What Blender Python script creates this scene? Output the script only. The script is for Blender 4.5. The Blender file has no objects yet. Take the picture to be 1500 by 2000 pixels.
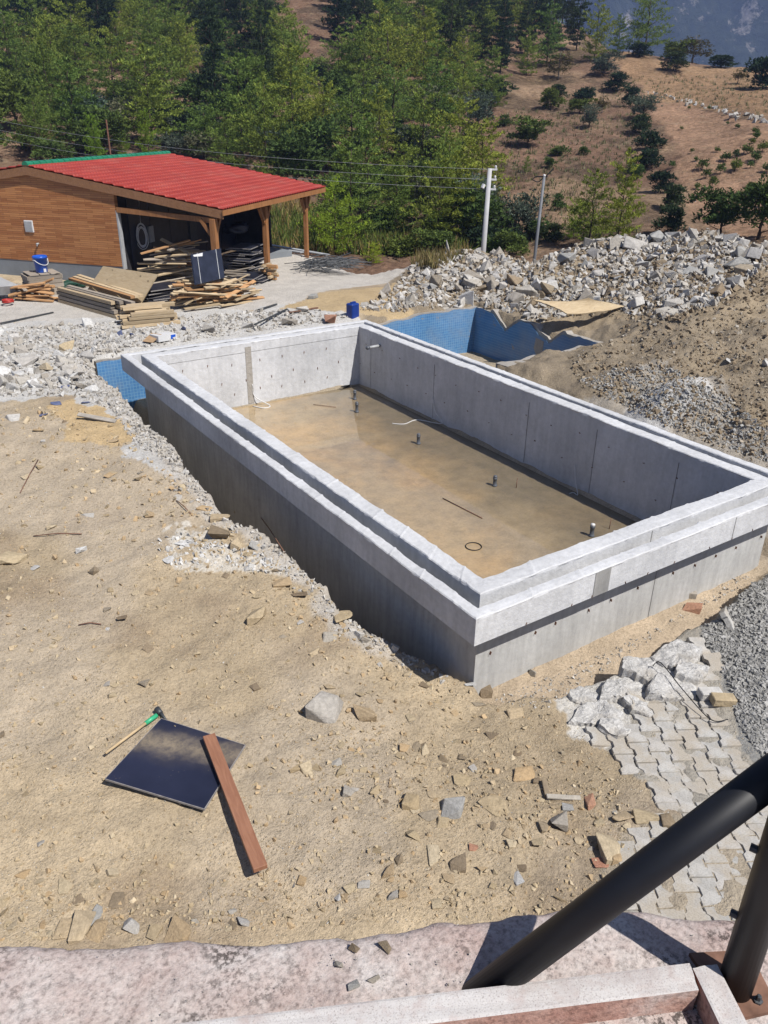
import bpy, bmesh, math, random
import numpy as np
from mathutils import Matrix, Vector, Euler
random.seed(7); rng = np.random.default_rng(7)
SC = bpy.context.scene
COL = SC.collection
PI = math.pi

# ------------------------------------------------------------ camera
CX, CY, CZ = -5.18277, -5.72928, 4.82181
F, YAW, PIT, ROL = 1571.2, -0.593827, -0.462676, 0.0131954
def _axes():
    cy, sy = math.cos(YAW), math.sin(YAW); cp, sp = math.cos(PIT), math.sin(PIT)
    fw = np.array([-sy*cp, cy*cp, sp]); r = np.array([cy, sy, 0.]); u = np.cross(r, fw)
    return r*math.cos(ROL)+u*math.sin(ROL), -r*math.sin(ROL)+u*math.cos(ROL), fw
AR, AU, AF = _axes()
CAM = np.array([CX, CY, CZ])
cd = bpy.data.cameras.new('camera'); cam = bpy.data.objects.new('camera', cd); COL.objects.link(cam)
cam.matrix_world = Matrix(((AR[0], AU[0], -AF[0], CX), (AR[1], AU[1], -AF[1], CY), (AR[2], AU[2], -AF[2], CZ), (0, 0, 0, 1)))
cd.sensor_fit = 'HORIZONTAL'; cd.sensor_width = 36; cd.lens = 36*F/1500
cd.clip_start = 0.05; cd.clip_end = 8000
SC.camera = cam

# ------------------------------------------------------------ light
SUNV = Vector((0.20, -0.73, 1.0)).normalized()
EL = math.asin(SUNV.z); AZ = math.atan2(SUNV.x, SUNV.y)
W_ = bpy.data.worlds.new('World'); SC.world = W_; W_.use_nodes = True
nt = W_.node_tree; bg = nt.nodes['Background']
sky = nt.nodes.new('ShaderNodeTexSky'); sky.sky_type = 'NISHITA'; sky.sun_disc = False
sky.sun_elevation = EL; sky.sun_rotation = AZ; sky.altitude = 300; sky.dust_density = 1.0
nt.links.new(sky.outputs[0], bg.inputs[0]); bg.inputs[1].default_value = 0.05
sl = bpy.data.lights.new('sun', 'SUN'); sl.energy = 5.0; sl.angle = math.radians(0.53); sl.color = (1.0, 0.96, 0.90)
so = bpy.data.objects.new('sun', sl); COL.objects.link(so)
so.rotation_euler = SUNV.to_track_quat('Z', 'Y').to_euler()
SC.view_settings.view_transform = 'Standard'; SC.view_settings.look = 'None'
SC.view_settings.exposure = 0.66; SC.view_settings.gamma = 1.0; SC.view_settings.use_curve_mapping = False
SC.render.engine = 'CYCLES'
SC.cycles.max_bounces = 6; SC.cycles.diffuse_bounces = 3; SC.cycles.transparent_max_bounces = 6; SC.cycles.volume_bounces = 1

# ------------------------------------------------------------ survey helpers: lines of sight to real positions
def ray(px, py):
    d = AF*F + AR*(px-750) + AU*(1000-py); return d/np.linalg.norm(d)
def at(px, py, z):
    d = ray(px, py); return CAM + d*((z-CZ)/d[2])
def atd(px, py, dist):
    d = ray(px, py); return CAM + d*(dist/math.hypot(d[0], d[1]))
def proj(P):
    d = np.asarray(P)-CAM; z = d@AF
    return np.stack([750+F*(d@AR)/z, 1000-F*(d@AU)/z], -1)

# ------------------------------------------------------------ noise
def _hash(ix, iy, s):
    n = (ix*374761393 + iy*668265263 + s*974711) & 0x7fffffff
    n = ((n ^ (n >> 13))*1274126177) & 0x7fffffff
    return ((n ^ (n >> 16)) & 0xffff)/65535.0
def vnoise(x, y, s=0):
    x = np.asarray(x, float); y = np.asarray(y, float)
    ix = np.floor(x).astype(np.int64); iy = np.floor(y).astype(np.int64)
    fx = x-ix; fy = y-iy; fx = fx*fx*(3-2*fx); fy = fy*fy*(3-2*fy)
    a = _hash(ix, iy, s); b = _hash(ix+1, iy, s); c = _hash(ix, iy+1, s); d = _hash(ix+1, iy+1, s)
    return (a*(1-fx)+b*fx)*(1-fy)+(c*(1-fx)+d*fx)*fy - 0.5
def fbm(x, y, sc, octv=4, s=0, gain=0.5):
    r = 0; a = 1.0; f = 1.0/sc
    for i in range(octv):
        r = r + a*vnoise(np.asarray(x)*f, np.asarray(y)*f, s+i*17); a *= gain; f *= 2.03
    return r
def sstep(a, b, x):
    t = np.clip((x-a)/(b-a), 0, 1); return t*t*(3-2*t)

# ------------------------------------------------------------ object helpers
def tag(o, label=None, cat=None, group=None, kind=None):
    if label: o['label'] = label
    if cat: o['category'] = cat
    if group: o['group'] = group
    if kind: o['kind'] = kind
    return o
def thing(name, label, cat, loc=(0, 0, 0), rotz=0, group=None):
    o = bpy.data.objects.new(name, None); COL.objects.link(o); o.empty_display_size = .2
    o.location = [float(v) for v in loc]; o.rotation_euler = (0, 0, rotz)
    return tag(o, label, cat, group)
def link(name, me, parent=None, mat=None):
    o = bpy.data.objects.new(name, me); COL.objects.link(o)
    if mat is not None and not me.materials: me.materials.append(mat)
    if parent is not None: o.parent = parent
    return o
def npmesh(name, V, Fs, mat=None, smooth=False, tint=None, cols=None):
    """V (N,3); Fs (M,k) same-size faces"""
    V = np.ascontiguousarray(V, dtype=np.float32); Fs = np.ascontiguousarray(Fs, dtype=np.int32)
    me = bpy.data.meshes.new(name); k = Fs.shape[1]
    me.vertices.add(len(V)); me.vertices.foreach_set('co', V.ravel())
    me.loops.add(Fs.size); me.loops.foreach_set('vertex_index', Fs.ravel())
    me.polygons.add(len(Fs)); me.polygons.foreach_set('loop_start', np.arange(0, Fs.size, k, dtype=np.int32))
    me.polygons.foreach_set('loop_total', np.full(len(Fs), k, dtype=np.int32))
    me.polygons.foreach_set('use_smooth', np.full(len(Fs), smooth, dtype=bool))
    me.update(calc_edges=True)
    if tint is not None:
        a = me.attributes.new('tint', 'FLOAT', 'FACE'); a.data.foreach_set('value', np.asarray(tint, dtype=np.float32))
    if cols is not None:
        a = me.attributes.new('gcol', 'FLOAT_COLOR', 'POINT')
        c4 = np.ones((len(V), 4), dtype=np.float32); c4[:, :3] = cols; a.data.foreach_set('color', c4.ravel())
    if mat is not None: me.materials.append(mat)
    return me
class MB:
    """collects simple solids and builds them as one mesh object"""
    def __init__(s): s.v = []; s.f = []
    def poly(s, vs, fs):
        n = len(s.v); s.v += [tuple(map(float, v)) for v in vs]; s.f += [tuple(n+i for i in f) for f in fs]; return s
    def box(s, c, d, rz=0, ry=0, rx=0, taper=1.0):
        M = Matrix.Translation(Vector([float(q) for q in c])) @ Euler((rx, ry, rz)).to_matrix().to_4x4()
        h = [q/2 for q in d]; vs = []
        for z in (-1, 1):
            t = taper if z > 0 else 1
            for x, y in ((-1, -1), (1, -1), (1, 1), (-1, 1)): vs.append(M @ Vector((x*h[0]*t, y*h[1]*t, z*h[2])))
        return s.poly(vs, [(3, 2, 1, 0), (4, 5, 6, 7), (0, 1, 5, 4), (1, 2, 6, 5), (2, 3, 7, 6), (3, 0, 4, 7)])
    def bar(s, a, b, w, t, up=(0, 0, 1)):
        a = Vector([float(q) for q in a]); b = Vector([float(q) for q in b]); d = (b-a).normalized()
        r = d.cross(Vector(up)); r = r.normalized() if r.length > 1e-4 else Vector((1, 0, 0)); u = r.cross(d).normalized()
        vs = []
        for p in (a, b):
            for x, z in ((-1, -1), (1, -1), (1, 1), (-1, 1)): vs.append(p+r*(x*w/2)+u*(z*t/2))
        return s.poly(vs, [(3, 2, 1, 0), (4, 5, 6, 7), (0, 1, 5, 4), (1, 2, 6, 5), (2, 3, 7, 6), (3, 0, 4, 7)])
    def tube(s, pts, r, n=8, r2=None, cap=True):
        pts = [Vector([float(q) for q in p]) for p in pts]; m = len(pts); vs = []
        for i, p in enumerate(pts):
            d = (pts[min(i+1, m-1)]-pts[max(i-1, 0)]).normalized()
            a = d.cross(Vector((0, 0, 1)));
            if a.length < 1e-3: a = Vector((1, 0, 0))
            a.normalize(); b = d.cross(a)
            rr = r if r2 is None else r+(r2-r)*i/max(1, m-1)
            for k in range(n): vs.append(p+(a*math.cos(2*PI*k/n)+b*math.sin(2*PI*k/n))*rr)
        fs = [(i*n+k, i*n+(k+1) % n, (i+1)*n+(k+1) % n, (i+1)*n+k) for i in range(m-1) for k in range(n)]
        if cap: fs += [tuple(range(n))[::-1], tuple(range((m-1)*n, m*n))]
        return s.poly(vs, fs)
    def lathe(s, c, prof, n=20):
        c = Vector([float(q) for q in c]); m = len(prof)
        vs = [c+Vector((r*math.cos(2*PI*k/n), r*math.sin(2*PI*k/n), z)) for r, z in prof for k in range(n)]
        fs = [(i*n+k, i*n+(k+1) % n, (i+1)*n+(k+1) % n, (i+1)*n+k) for i in range(m-1) for k in range(n)]
        fs += [tuple(range(n))[::-1], tuple(range((m-1)*n, m*n))]
        return s.poly(vs, fs)
    def prism(s, outline, z0, z1):
        n = len(outline); vs = [(x, y, z0) for x, y in outline]+[(x, y, z1) for x, y in outline]
        return s.poly(vs, [tuple(range(n))[::-1], tuple(range(n, 2*n))]+[(i, (i+1) % n, n+(i+1) % n, n+i) for i in range(n)])
    def mesh(s, name, mat=None, smooth=False, bevel=0):
        me = bpy.data.meshes.new(name); me.from_pydata(s.v, [], s.f)
        bm = bmesh.new(); bm.from_mesh(me); bmesh.ops.recalc_face_normals(bm, faces=bm.faces)
        if bevel: bmesh.ops.bevel(bm, geom=list(bm.edges), offset=bevel, segments=1, affect='EDGES', profile=.5)
        bm.to_mesh(me); bm.free()
        if smooth: me.polygons.foreach_set('use_smooth', [True]*len(me.polygons))
        if mat: me.materials.append(mat)
        return me
    def build(s, name, mat, parent=None, smooth=False, bevel=0):
        return link(name, s.mesh(name, mat, smooth, bevel), parent)
def copy_tree(o, parent=None):
    c = o.copy(); COL.objects.link(c)
    if parent is not None: c.parent = parent
    for ch in list(o.children): copy_tree(ch, c)
    return c

# ------------------------------------------------------------ materials
ALB = .72   # all pigments are given on a bright scale and brought to real reflectance here
class NT:
    def __init__(s, name, rough=.8, spec=.3):
        s.m = bpy.data.materials.new(name); s.m.use_nodes = True; s.t = s.m.node_tree
        s.b = s.t.nodes['Principled BSDF']; s.b.inputs['Roughness'].default_value = rough
        s.b.inputs['Specular IOR Level'].default_value = spec
        s.co = None
    def n(s, typ, **kw):
        nd = s.t.nodes.new(typ)
        for k, v in kw.items():
            if k in nd.inputs: nd.inputs[k].default_value = v
            else: setattr(nd, k, v)
        return nd
    def l(s, a, b): s.t.links.new(a, b)
    def coord(s, kind='Object'):
        if s.co is None: s.co = s.n('ShaderNodeTexCoord')
        return s.co.outputs[kind]
    def map(s, scale=(1, 1, 1), rot=(0, 0, 0), kind='Object', loc=(0, 0, 0)):
        m = s.n('ShaderNodeMapping'); m.inputs['Scale'].default_value = scale; m.inputs['Rotation'].default_value = rot; m.inputs['Location'].default_value = loc
        s.l(s.coord(kind), m.inputs[0]); return m.outputs[0]
    def noise(s, vec, scale, detail=4, rough=.55, dist=0.0):
        nd = s.n('ShaderNodeTexNoise'); nd.inputs['Scale'].default_value = scale; nd.inputs['Detail'].default_value = detail
        nd.inputs['Roughness'].default_value = rough; nd.inputs['Distortion'].default_value = dist
        s.l(vec, nd.inputs['Vector']); return nd.outputs['Fac']
    def voro(s, vec, scale, feature='F1', out='Distance', rnd=1.0):
        nd = s.n('ShaderNodeTexVoronoi'); nd.feature = feature; nd.inputs['Scale'].default_value = scale; nd.inputs['Randomness'].default_value = rnd
        s.l(vec, nd.inputs['Vector']); return nd.outputs[out]
    def ramp(s, fac, stops):
        r = s.n('ShaderNodeValToRGB'); cr = r.color_ramp
        while len(cr.elements) < len(stops): cr.elements.new(.5)
        for e, (p, c) in zip(cr.elements, stops):
            e.position = p; e.color = (*c, 1) if hasattr(c, '__len__') else (c, c, c, 1)
        s.l(fac, r.inputs[0]); return r.outputs[0]
    def mix(s, fac, a, b, mode='MIX'):
        m = s.n('ShaderNodeMix'); m.data_type = 'RGBA'; m.blend_type = mode
        for sock, v in ((m.inputs[0], fac), (m.inputs[6], a), (m.inputs[7], b)):
            if isinstance(v, (int, float)): sock.default_value = v
            elif isinstance(v, tuple): sock.default_value = (*v, 1)
            else: s.l(v, sock)
        return m.outputs[2]
    def math(s, op, a, b=0.0):
        m = s.n('ShaderNodeMath'); m.operation = op
        for sock, v in ((m.inputs[0], a), (m.inputs[1], b)):
            if isinstance(v, (int, float)): sock.default_value = v
            else: s.l(v, sock)
        return m.outputs[0]
    def attr(s, name, out='Fac', typ='GEOMETRY'):
        a = s.n('ShaderNodeAttribute'); a.attribute_name = name; a.attribute_type = typ; return a.outputs[out]
    def rnd(s):
        return s.n('ShaderNodeObjectInfo').outputs['Random']
    def base(s, c):
        if isinstance(c, tuple): s.b.inputs['Base Color'].default_value = (*[q*ALB for q in c], 1)
        else: s.l(s.mix(1., c, (ALB, ALB, ALB), 'MULTIPLY'), s.b.inputs['Base Color'])
    def bump(s, h, strength=.5, dist=.02):
        b = s.n('ShaderNodeBump'); b.inputs['Strength'].default_value = strength; b.inputs['Distance'].default_value = dist
        s.l(h, b.inputs['Height']); s.l(b.outputs[0], s.b.inputs['Normal'])

M = {}
def mat_simple(name, col, rough=.7, spec=.3, var=.25, scale=6, bump=0.0, metallic=0, rnd=0.0):
    t = NT(name, rough, spec); v = t.coord()
    n = t.noise(v, scale, 5, .6)
    d = tuple(c*(1-var) for c in col); h = tuple(min(1, c*(1+var)) for c in col)
    c = t.ramp(n, [(.3, d), (.7, h)])
    if rnd:
        c = t.mix(1.0, c, t.ramp(t.rnd(), [(0, 1-rnd), (1, 1+0*rnd)]), 'MULTIPLY')
    t.base(c); t.b.inputs['Metallic'].default_value = metallic
    if bump: t.bump(t.noise(v, scale*6, 6, .6), bump, .01)
    M[name] = t.m; return t.m

def concrete(name, col, streak=True, bump=.25, dirt=.25):
    t = NT(name, .88, .2); v = t.map()
    a = t.noise(v, .9, 6, .62); b = t.noise(v, 14, 5, .6); c3 = t.noise(t.map((6, 6, .8)), 1.6, 4, .6)
    lo = tuple(q*.80 for q in col); hi = tuple(min(.85, q*1.08) for q in col)
    c = t.ramp(a, [(.28, lo), (.62, hi)])
    c = t.mix(.5, c, t.ramp(b, [(.3, .78), (.6, 1.0)]), 'MULTIPLY')
    if streak: c = t.mix(dirt, c, t.ramp(c3, [(.35, .6), (.6, 1.0)]), 'MULTIPLY')
    pit = t.voro(v, 28); pm = t.ramp(pit, [(.06, .35), (.13, 1.0)]); pm2 = t.mix(t.ramp(t.noise(v, 5, 2), [(.55, 0.), (.66, 1.)]), (1., 1., 1.), pm)
    c = t.mix(.8, c, pm2, 'MULTIPLY')
    t.base(c); t.bump(t.math('ADD', t.noise(v, 9, 8, .68), t.math('MULTIPLY', pm2, .15)), bump, .03)
    M[name] = t.m; return t.m
concrete('concrete', (.52, .525, .54))
concrete('concrete_grey', (.36, .355, .345), dirt=.5)
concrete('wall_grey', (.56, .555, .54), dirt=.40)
concrete('concrete_rim', (.66, .665, .68), bump=.5)
concrete('old_concrete', (.42, .39, .35), bump=.9)

def m_bed():
    t = NT('bedding_concrete', .95, .1); v = t.map()
    c = t.ramp(t.noise(v, 3.2, 7, .7), [(.3, (.52, .50, .47)), (.5, (.70, .685, .66)), (.7, (.80, .79, .77))])
    c = t.mix(.8, c, t.ramp(t.noise(v, 34, 6, .75), [(.34, .5), (.6, 1.12)]), 'MULTIPLY')
    c = t.mix(t.ramp(t.noise(v, 1.9, 6, .65), [(.5, 0.), (.66, .7)]), c, (.42, .37, .30))
    t.base(c); t.bump(t.noise(v, 14, 9, .75), 1., .035); M['bedding'] = t.m
m_bed()
def ground_mat():
    t = NT('site_ground', .95, .1); v = t.map()
    c = t.attr('gcol', 'Color')
    n1 = t.noise(v, 2.2, 8, .68); n2 = t.noise(v, 26, 6, .7); n3 = t.noise(v, 95, 3, .6)
    c = t.mix(1., c, t.ramp(n1, [(.30, .88), (.62, 1.15)]), 'MULTIPLY')
    c = t.mix(.85, c, t.ramp(n2, [(.30, .66), (.52, 1.15)]), 'MULTIPLY')
    c = t.mix(.6, c, t.ramp(n3, [(.35, .72), (.56, 1.12)]), 'MULTIPLY')
    # fine gravel grains each with its own tone
    vc = t.voro(v, 42, out='Color'); sep = t.n('ShaderNodeSeparateColor'); t.l(vc, sep.inputs[0])
    vd = t.voro(v, 42)
    grain = t.math('MULTIPLY', t.math('MULTIPLY', t.ramp(sep.outputs[0], [(.70, 0.), (.74, 1.)]), t.ramp(t.noise(v, 1.1, 5, .6), [(.40, .15), (.58, 1.)])), t.ramp(vd, [(.25, 1.), (.42, 0.)]))
    c = t.mix(grain, c, t.mix(.5, (.50, .42, .30), t.ramp(sep.outputs[1], [(.1, (.34, .26, .17)), (.6, (.58, .48, .33)), (.95, (.74, .69, .60))])))
    t.base(c)
    h = t.math('ADD', t.math('MULTIPLY', n2, 1.0), t.math('MULTIPLY', grain, .35))
    h = t.math('ADD', h, t.math('MULTIPLY', n3, .35)); h = t.math('ADD', h, t.math('MULTIPLY', t.noise(v, 8, 6, .7), 1.5))
    t.bump(h, .85, .028); M['ground'] = t.m
ground_mat()

def stone_mat(name, cols, bump=.6):
    t = NT(name, .92, .15); v = t.map()
    f = t.math('FRACT', t.math('ADD', t.attr('tint'), t.rnd()))
    k = len(cols); c = t.ramp(f, [(i/(k-1)*.98+.01, cc) for i, cc in enumerate(cols)])
    c = t.mix(.8, c, t.ramp(t.noise(v, 7, 6, .65), [(.3, .62), (.62, 1.1)]), 'MULTIPLY')
    t.base(c); t.bump(t.noise(v, 16, 7, .65), bump, .03); M[name] = t.m
stone_mat('stone_tan', [(.48, .38, .24), (.56, .46, .31), (.44, .34, .21), (.60, .50, .35), (.50, .38, .24), (.53, .38, .22)])
stone_mat('stone_pale', [(.56, .54, .51), (.44, .41, .37), (.64, .62, .59), (.36, .32, .27), (.52, .49, .44), (.46, .42, .36), (.60, .58, .55)])
stone_mat('stone_grey', [(.36, .355, .335), (.44, .43, .41), (.30, .295, .28), (.50, .49, .47)])
stone_mat('stone_white', [(.68, .67, .65), (.60, .59, .57), (.74, .73, .71)])
stone_mat('stone_brown', [(.27, .21, .14), (.33, .26, .18), (.24, .18, .12), (.37, .30, .21), (.46, .42, .36)])
stone_mat('stone_brick', [(.45, .22, .15), (.52, .30, .2)])

def wood(name, a, b, scale=(1.5, 14, 14), knots=True, rnd=.35, rough=.75):
    t = NT(name, rough, .25); v = t.map(scale)
    rr = t.rnd()
    off = t.n('ShaderNodeVectorMath'); off.operation = 'ADD'; cx = t.n('ShaderNodeCombineXYZ')
    t.l(t.math('MULTIPLY', rr, 37.), cx.inputs[0]); t.l(t.math('MULTIPLY', rr, 11.), cx.inputs[1]); t.l(v, off.inputs[0]); t.l(cx.outputs[0], off.inputs[1]); v2 = off.outputs[0]
    g = t.noise(v2, 1.6, 6, .62, 1.2)
    c = t.ramp(g, [(.30, a), (.68, b)])
    c = t.mix(1., c, t.ramp(rr, [(0, 1-rnd), (.5, 1.), (1, 1.)]), 'MULTIPLY')
    if knots:
        kd = t.voro(t.map((scale[0]*.8, scale[1]*.25, scale[2]*.25)), 1.6)
        c = t.mix(t.ramp(kd, [(.07, .8), (.14, 0.)]), c, tuple(q*.35 for q in a))
    t.base(c); t.bump(g, .3, .01); M[name] = t.m
wood('lumber', (.46, .34, .20), (.68, .54, .36))
wood('lumber_grey', (.30, .25, .20), (.46, .40, .33))
wood('lumber_orange', (.42, .22, .10), (.62, .37, .18))
wood('plywood', (.50, .38, .23), (.64, .51, .33), (2.2, 9, 9), True, .05)
wood('post_wood', (.26, .115, .045), (.42, .20, .085), (9, 9, 1.2), True, .1, .5)
wood('fascia_wood', (.24, .12, .06), (.36, .19, .10), (1, 8, 8), False, .05, .5)
wood('red_plank', (.26, .115, .068), (.38, .19, .115), (1.6, 12, 12), True, .05, .6)
wood('handle_wood', (.50, .36, .20), (.62, .48, .30), (2, 20, 20), False, 0)

mat_simple('black_steel', (.009, .010, .014), .48, .35, .25, 5)
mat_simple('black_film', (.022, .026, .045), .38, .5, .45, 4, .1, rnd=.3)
mat_simple('panel_edge', (.30, .28, .27), .8, .2, .3, 20)
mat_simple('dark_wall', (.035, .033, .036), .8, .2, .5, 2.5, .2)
mat_simple('plinth', (.24, .26, .28), .85, .2, .12, 2, .2)
mat_simple('green_metal', (.02, .21, .11), .35, .5, .2, 3)
mat_simple('blue_plastic', (.012, .10, .55), .3, .5, .1, 3)
mat_simple('blue_dark_plastic', (.012, .045, .27), .35, .5, .15, 3)
mat_simple('white_plastic', (.7, .7, .7), .4, .4, .1, 3)
mat_simple('grey_metal', (.42, .43, .44), .5, .5, .15, 6)
mat_simple('dark_metal', (.05, .055, .06), .5, .5, .3, 10)
mat_simple('rust', (.21, .115, .08), .85, .2, .4, 18)
mat_simple('pvc_grey', (.10, .11, .13), .4, .4, .2, 8)
mat_simple('wire_black', (.01, .01, .012), .6, .3, .1, 8)
mat_simple('pole_concrete', (.50, .50, .51), .8, .2, .12, 3)
mat_simple('pole_grey', (.17, .18, .20), .6, .3, .2, 3)
mat_simple('red_paint', (.45, .03, .02), .5, .4, .2, 8)
mat_simple('green_tape', (.05, .45, .22), .4, .4, .15, 20)
mat_simple('cardboard', (.40, .27, .16), .9, .1, .2, 8)
mat_simple('bark', (.08, .06, .045), .95, .1, .4, 9, .5)
mat_simple('bark_pale', (.22, .19, .16), .95, .1, .3, 9, .5)
mat_simple('green_tarp', (.02, .07, .05), .6, .3, .3, 6)
mat_simple('flake_blue', (.10, .12, .22), .5, .4, .2, 6)

def m_roof():
    t = NT('red_roof', .5, .25); v = t.map()
    c = t.ramp(t.noise(v, 1.1, 4, .6), [(.3, (.31, .038, .028)), (.7, (.41, .056, .040))])
    c = t.mix(.5, c, t.ramp(t.noise(v, 30, 3), [(.3, .62), (.6, 1.1)]), 'MULTIPLY')
    c = t.mix(t.ramp(t.noise(v, .9, 6, .7), [(.5, 0.), (.8, .22)]), c, (.46, .30, .23))
    t.base(c); M['roof'] = t.m
m_roof()
def m_clad():
    t = NT('wood_cladding', .42, .4)
    v = t.map((1, 1, 1), (PI/2, 0, 0))
    br = t.n('ShaderNodeTexBrick'); br.offset = .37; br.squash = 1.0
    for k, val in (('Scale', 1.), ('Mortar Size', .0035), ('Brick Width', .62), ('Row Height', .062), ('Bias', 0.)): br.inputs[k].default_value = val
    br.inputs['Color1'].default_value = (.38, .145, .050, 1); br.inputs['Color2'].default_value = (.58, .265, .10, 1); br.inputs['Mortar'].default_value = (.10, .035, .014, 1)
    t.l(v, br.inputs['Vector'])
    c = t.mix(.7, br.outputs['Color'], t.ramp(t.noise(t.map((2, 2, 30)), 1.5, 5, .6), [(.3, .70), (.65, 1.1)]), 'MULTIPLY')
    t.base(c); t.bump(br.outputs['Fac'], -.5, .006); M['cladding'] = t.m
m_clad()
def m_tile():
    t = NT('mosaic_tile', .3, .4); v0 = t.map((1, 1, 1))
    def grid(rot):
        br = t.n('ShaderNodeTexBrick'); br.offset = 0
        for k, val in (('Scale', 1.), ('Mortar Size', .004), ('Brick Width', .075), ('Row Height', .075), ('Bias', 0.)): br.inputs[k].default_value = val
        br.inputs['Color1'].default_value = (.06, .215, .48, 1); br.inputs['Color2'].default_value = (.095, .275, .56, 1); br.inputs['Mortar'].default_value = (.22, .42, .62, 1)
        t.l(t.map((1, 1, 1), rot), br.inputs['Vector']); return br
    a = grid((PI/2, 0, 0)); b = grid((PI/2, 0, PI/2))
    g = t.n('ShaderNodeNewGeometry'); sx = t.n('ShaderNodeSeparateXYZ'); t.l(g.outputs['True Normal'], sx.inputs[0])
    f = t.math('GREATER_THAN', t.math('ABSOLUTE', sx.outputs[0]), .5)
    c = t.mix(f, a.outputs['Color'], b.outputs['Color'])
    c = t.mix(.6, c, t.ramp(t.noise(t.map(), 1.3, 5, .6), [(.3, .72), (.7, 1.1)]), 'MULTIPLY')
    c = t.mix(t.ramp(t.noise(v0, .9, 7, .7), [(.42, .05), (.72, .45)]), c, (.36, .38, .38)); c = t.mix(t.ramp(t.noise(v0, 3.1, 7, .65), [(.63, 0.), (.68, 1.)]), c, (.30, .28, .25))
    t.base(c); M['tile'] = t.m
m_tile()
def m_floor():
    t = NT('wet_mud_floor', .55, .3); v = t.map()
    big = t.noise(v, .35, 5, .6, .4)
    c = t.ramp(big, [(.30, (.40, .31, .19)), (.46, (.46, .34, .19)), (.60, (.54, .36, .17)), (.75, (.45, .34, .20))])
    # base colour turns darker towards the right side, with a ragged edge
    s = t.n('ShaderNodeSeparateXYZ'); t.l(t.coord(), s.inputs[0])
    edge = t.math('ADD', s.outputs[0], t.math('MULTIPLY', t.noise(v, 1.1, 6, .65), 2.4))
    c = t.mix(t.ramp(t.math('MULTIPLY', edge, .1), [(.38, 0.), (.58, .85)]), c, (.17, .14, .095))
    c = t.mix(.9, c, t.ramp(t.noise(v, 2.6, 8, .7), [(.34, .76), (.58, 1.06)]), 'MULTIPLY')
    c = t.mix(.4, c, t.ramp(t.noise(v, 24, 5, .7), [(.35, .65), (.6, 1.05)]), 'MULTIPLY')
    t.base(c); t.bump(t.noise(v, 3, 4, .5), .05, .01)
    t.b.inputs['Coat Weight'].default_value = 1.0; t.b.inputs['Coat IOR'].default_value = 1.6
    t.l(t.ramp(t.noise(v, .8, 5, .6), [(.42, .01), (.66, .08)]), t.b.inputs['Coat Roughness'])
    M['floor'] = t.m
m_floor()
def m_pink():
    t = NT('weathered_pink_concrete', .95, .1); v = t.map()
    a = t.noise(v, 3.4, 9, .74, .1); b = t.noise(v, 70, 5, .72)
    c = t.ramp(a, [(.32, (.68, .64, .61)), (.47, (.58, .50, .465)), (.62, (.48, .37, .335)), (.76, (.36, .27, .24))])
    c = t.mix(.9, c, t.ramp(b, [(.32, .45), (.50, 1.0), (.66, 1.25)]), 'MULTIPLY')
    p = t.noise(v, 4.5, 3, .5)
    mould = t.math('MULTIPLY', t.ramp(p, [(.54, 0.), (.66, 1.)]), t.ramp(b, [(.44, 1.), (.52, 0.)]))
    c = t.mix(t.math('MULTIPLY', mould, .75), c, (.055, .045, .04))
    t.base(c)
    t.bump(t.math('ADD', t.noise(v, 110, 6, .75), t.math('MULTIPLY', a, 1.6)), .8, .005); M['pink'] = t.m
    t = NT('white_limed_top', .95, .1); v = t.map()
    c = t.ramp(t.noise(v, 6, 8, .72), [(.3, (.50, .44, .42)), (.5, (.62, .59, .57)), (.75, (.70, .68, .66))])
    sp = t.noise(v, 260, 4, .7); c = t.mix(t.ramp(sp, [(.36, .6), (.46, 0.)]), c, (.24, .20, .19)); c = t.mix(t.ramp(t.noise(v, 14, 6, .7), [(.52, 0.), (.68, .55)]), c, (.48, .38, .35))
    t.base(c); t.bump(t.noise(v, 120, 5, .7), .5, .003); M['limed'] = t.m
    t = NT('pink_render_face', .95, .1); v = t.map()
    c = t.ramp(t.noise(v, 9, 6, .65), [(.3, (.40, .22, .175)), (.55, (.52, .33, .27)), (.75, (.62, .50, .45))])
    c = t.mix(.7, c, t.ramp(t.noise(v, 80, 4, .6), [(.35, .5), (.55, 1.05)]), 'MULTIPLY')
    t.base(c); t.bump(t.noise(v, 50, 5, .7), .8, .006); M['pinkface'] = t.m
m_pink()
def m_paver():
    t = NT('paver_concrete', .92, .15); v = t.map()
    c = t.ramp(t.rnd(), [(0, (.46, .445, .415)), (.5, (.53, .515, .485)), (1, (.50, .47, .43))])
    c = t.mix(.8, c, t.ramp(t.noise(v, 5, 6, .65), [(.35, .70), (.6, 1.08)]), 'MULTIPLY')
    c = t.mix(t.ramp(t.noise(t.n('ShaderNodeNewGeometry').outputs['Position'], 2.6, 6, .65), [(.44, 0.), (.58, .9)]), c, (.46, .41, .34))
    c = t.mix(.5, c, t.ramp(t.noise(v, 60, 4, .6), [(.35, .6), (.55, 1.05)]), 'MULTIPLY')
    t.base(c); t.bump(t.noise(v, 40, 6, .7), .5, .01); M['paver'] = t.m
m_paver()
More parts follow.
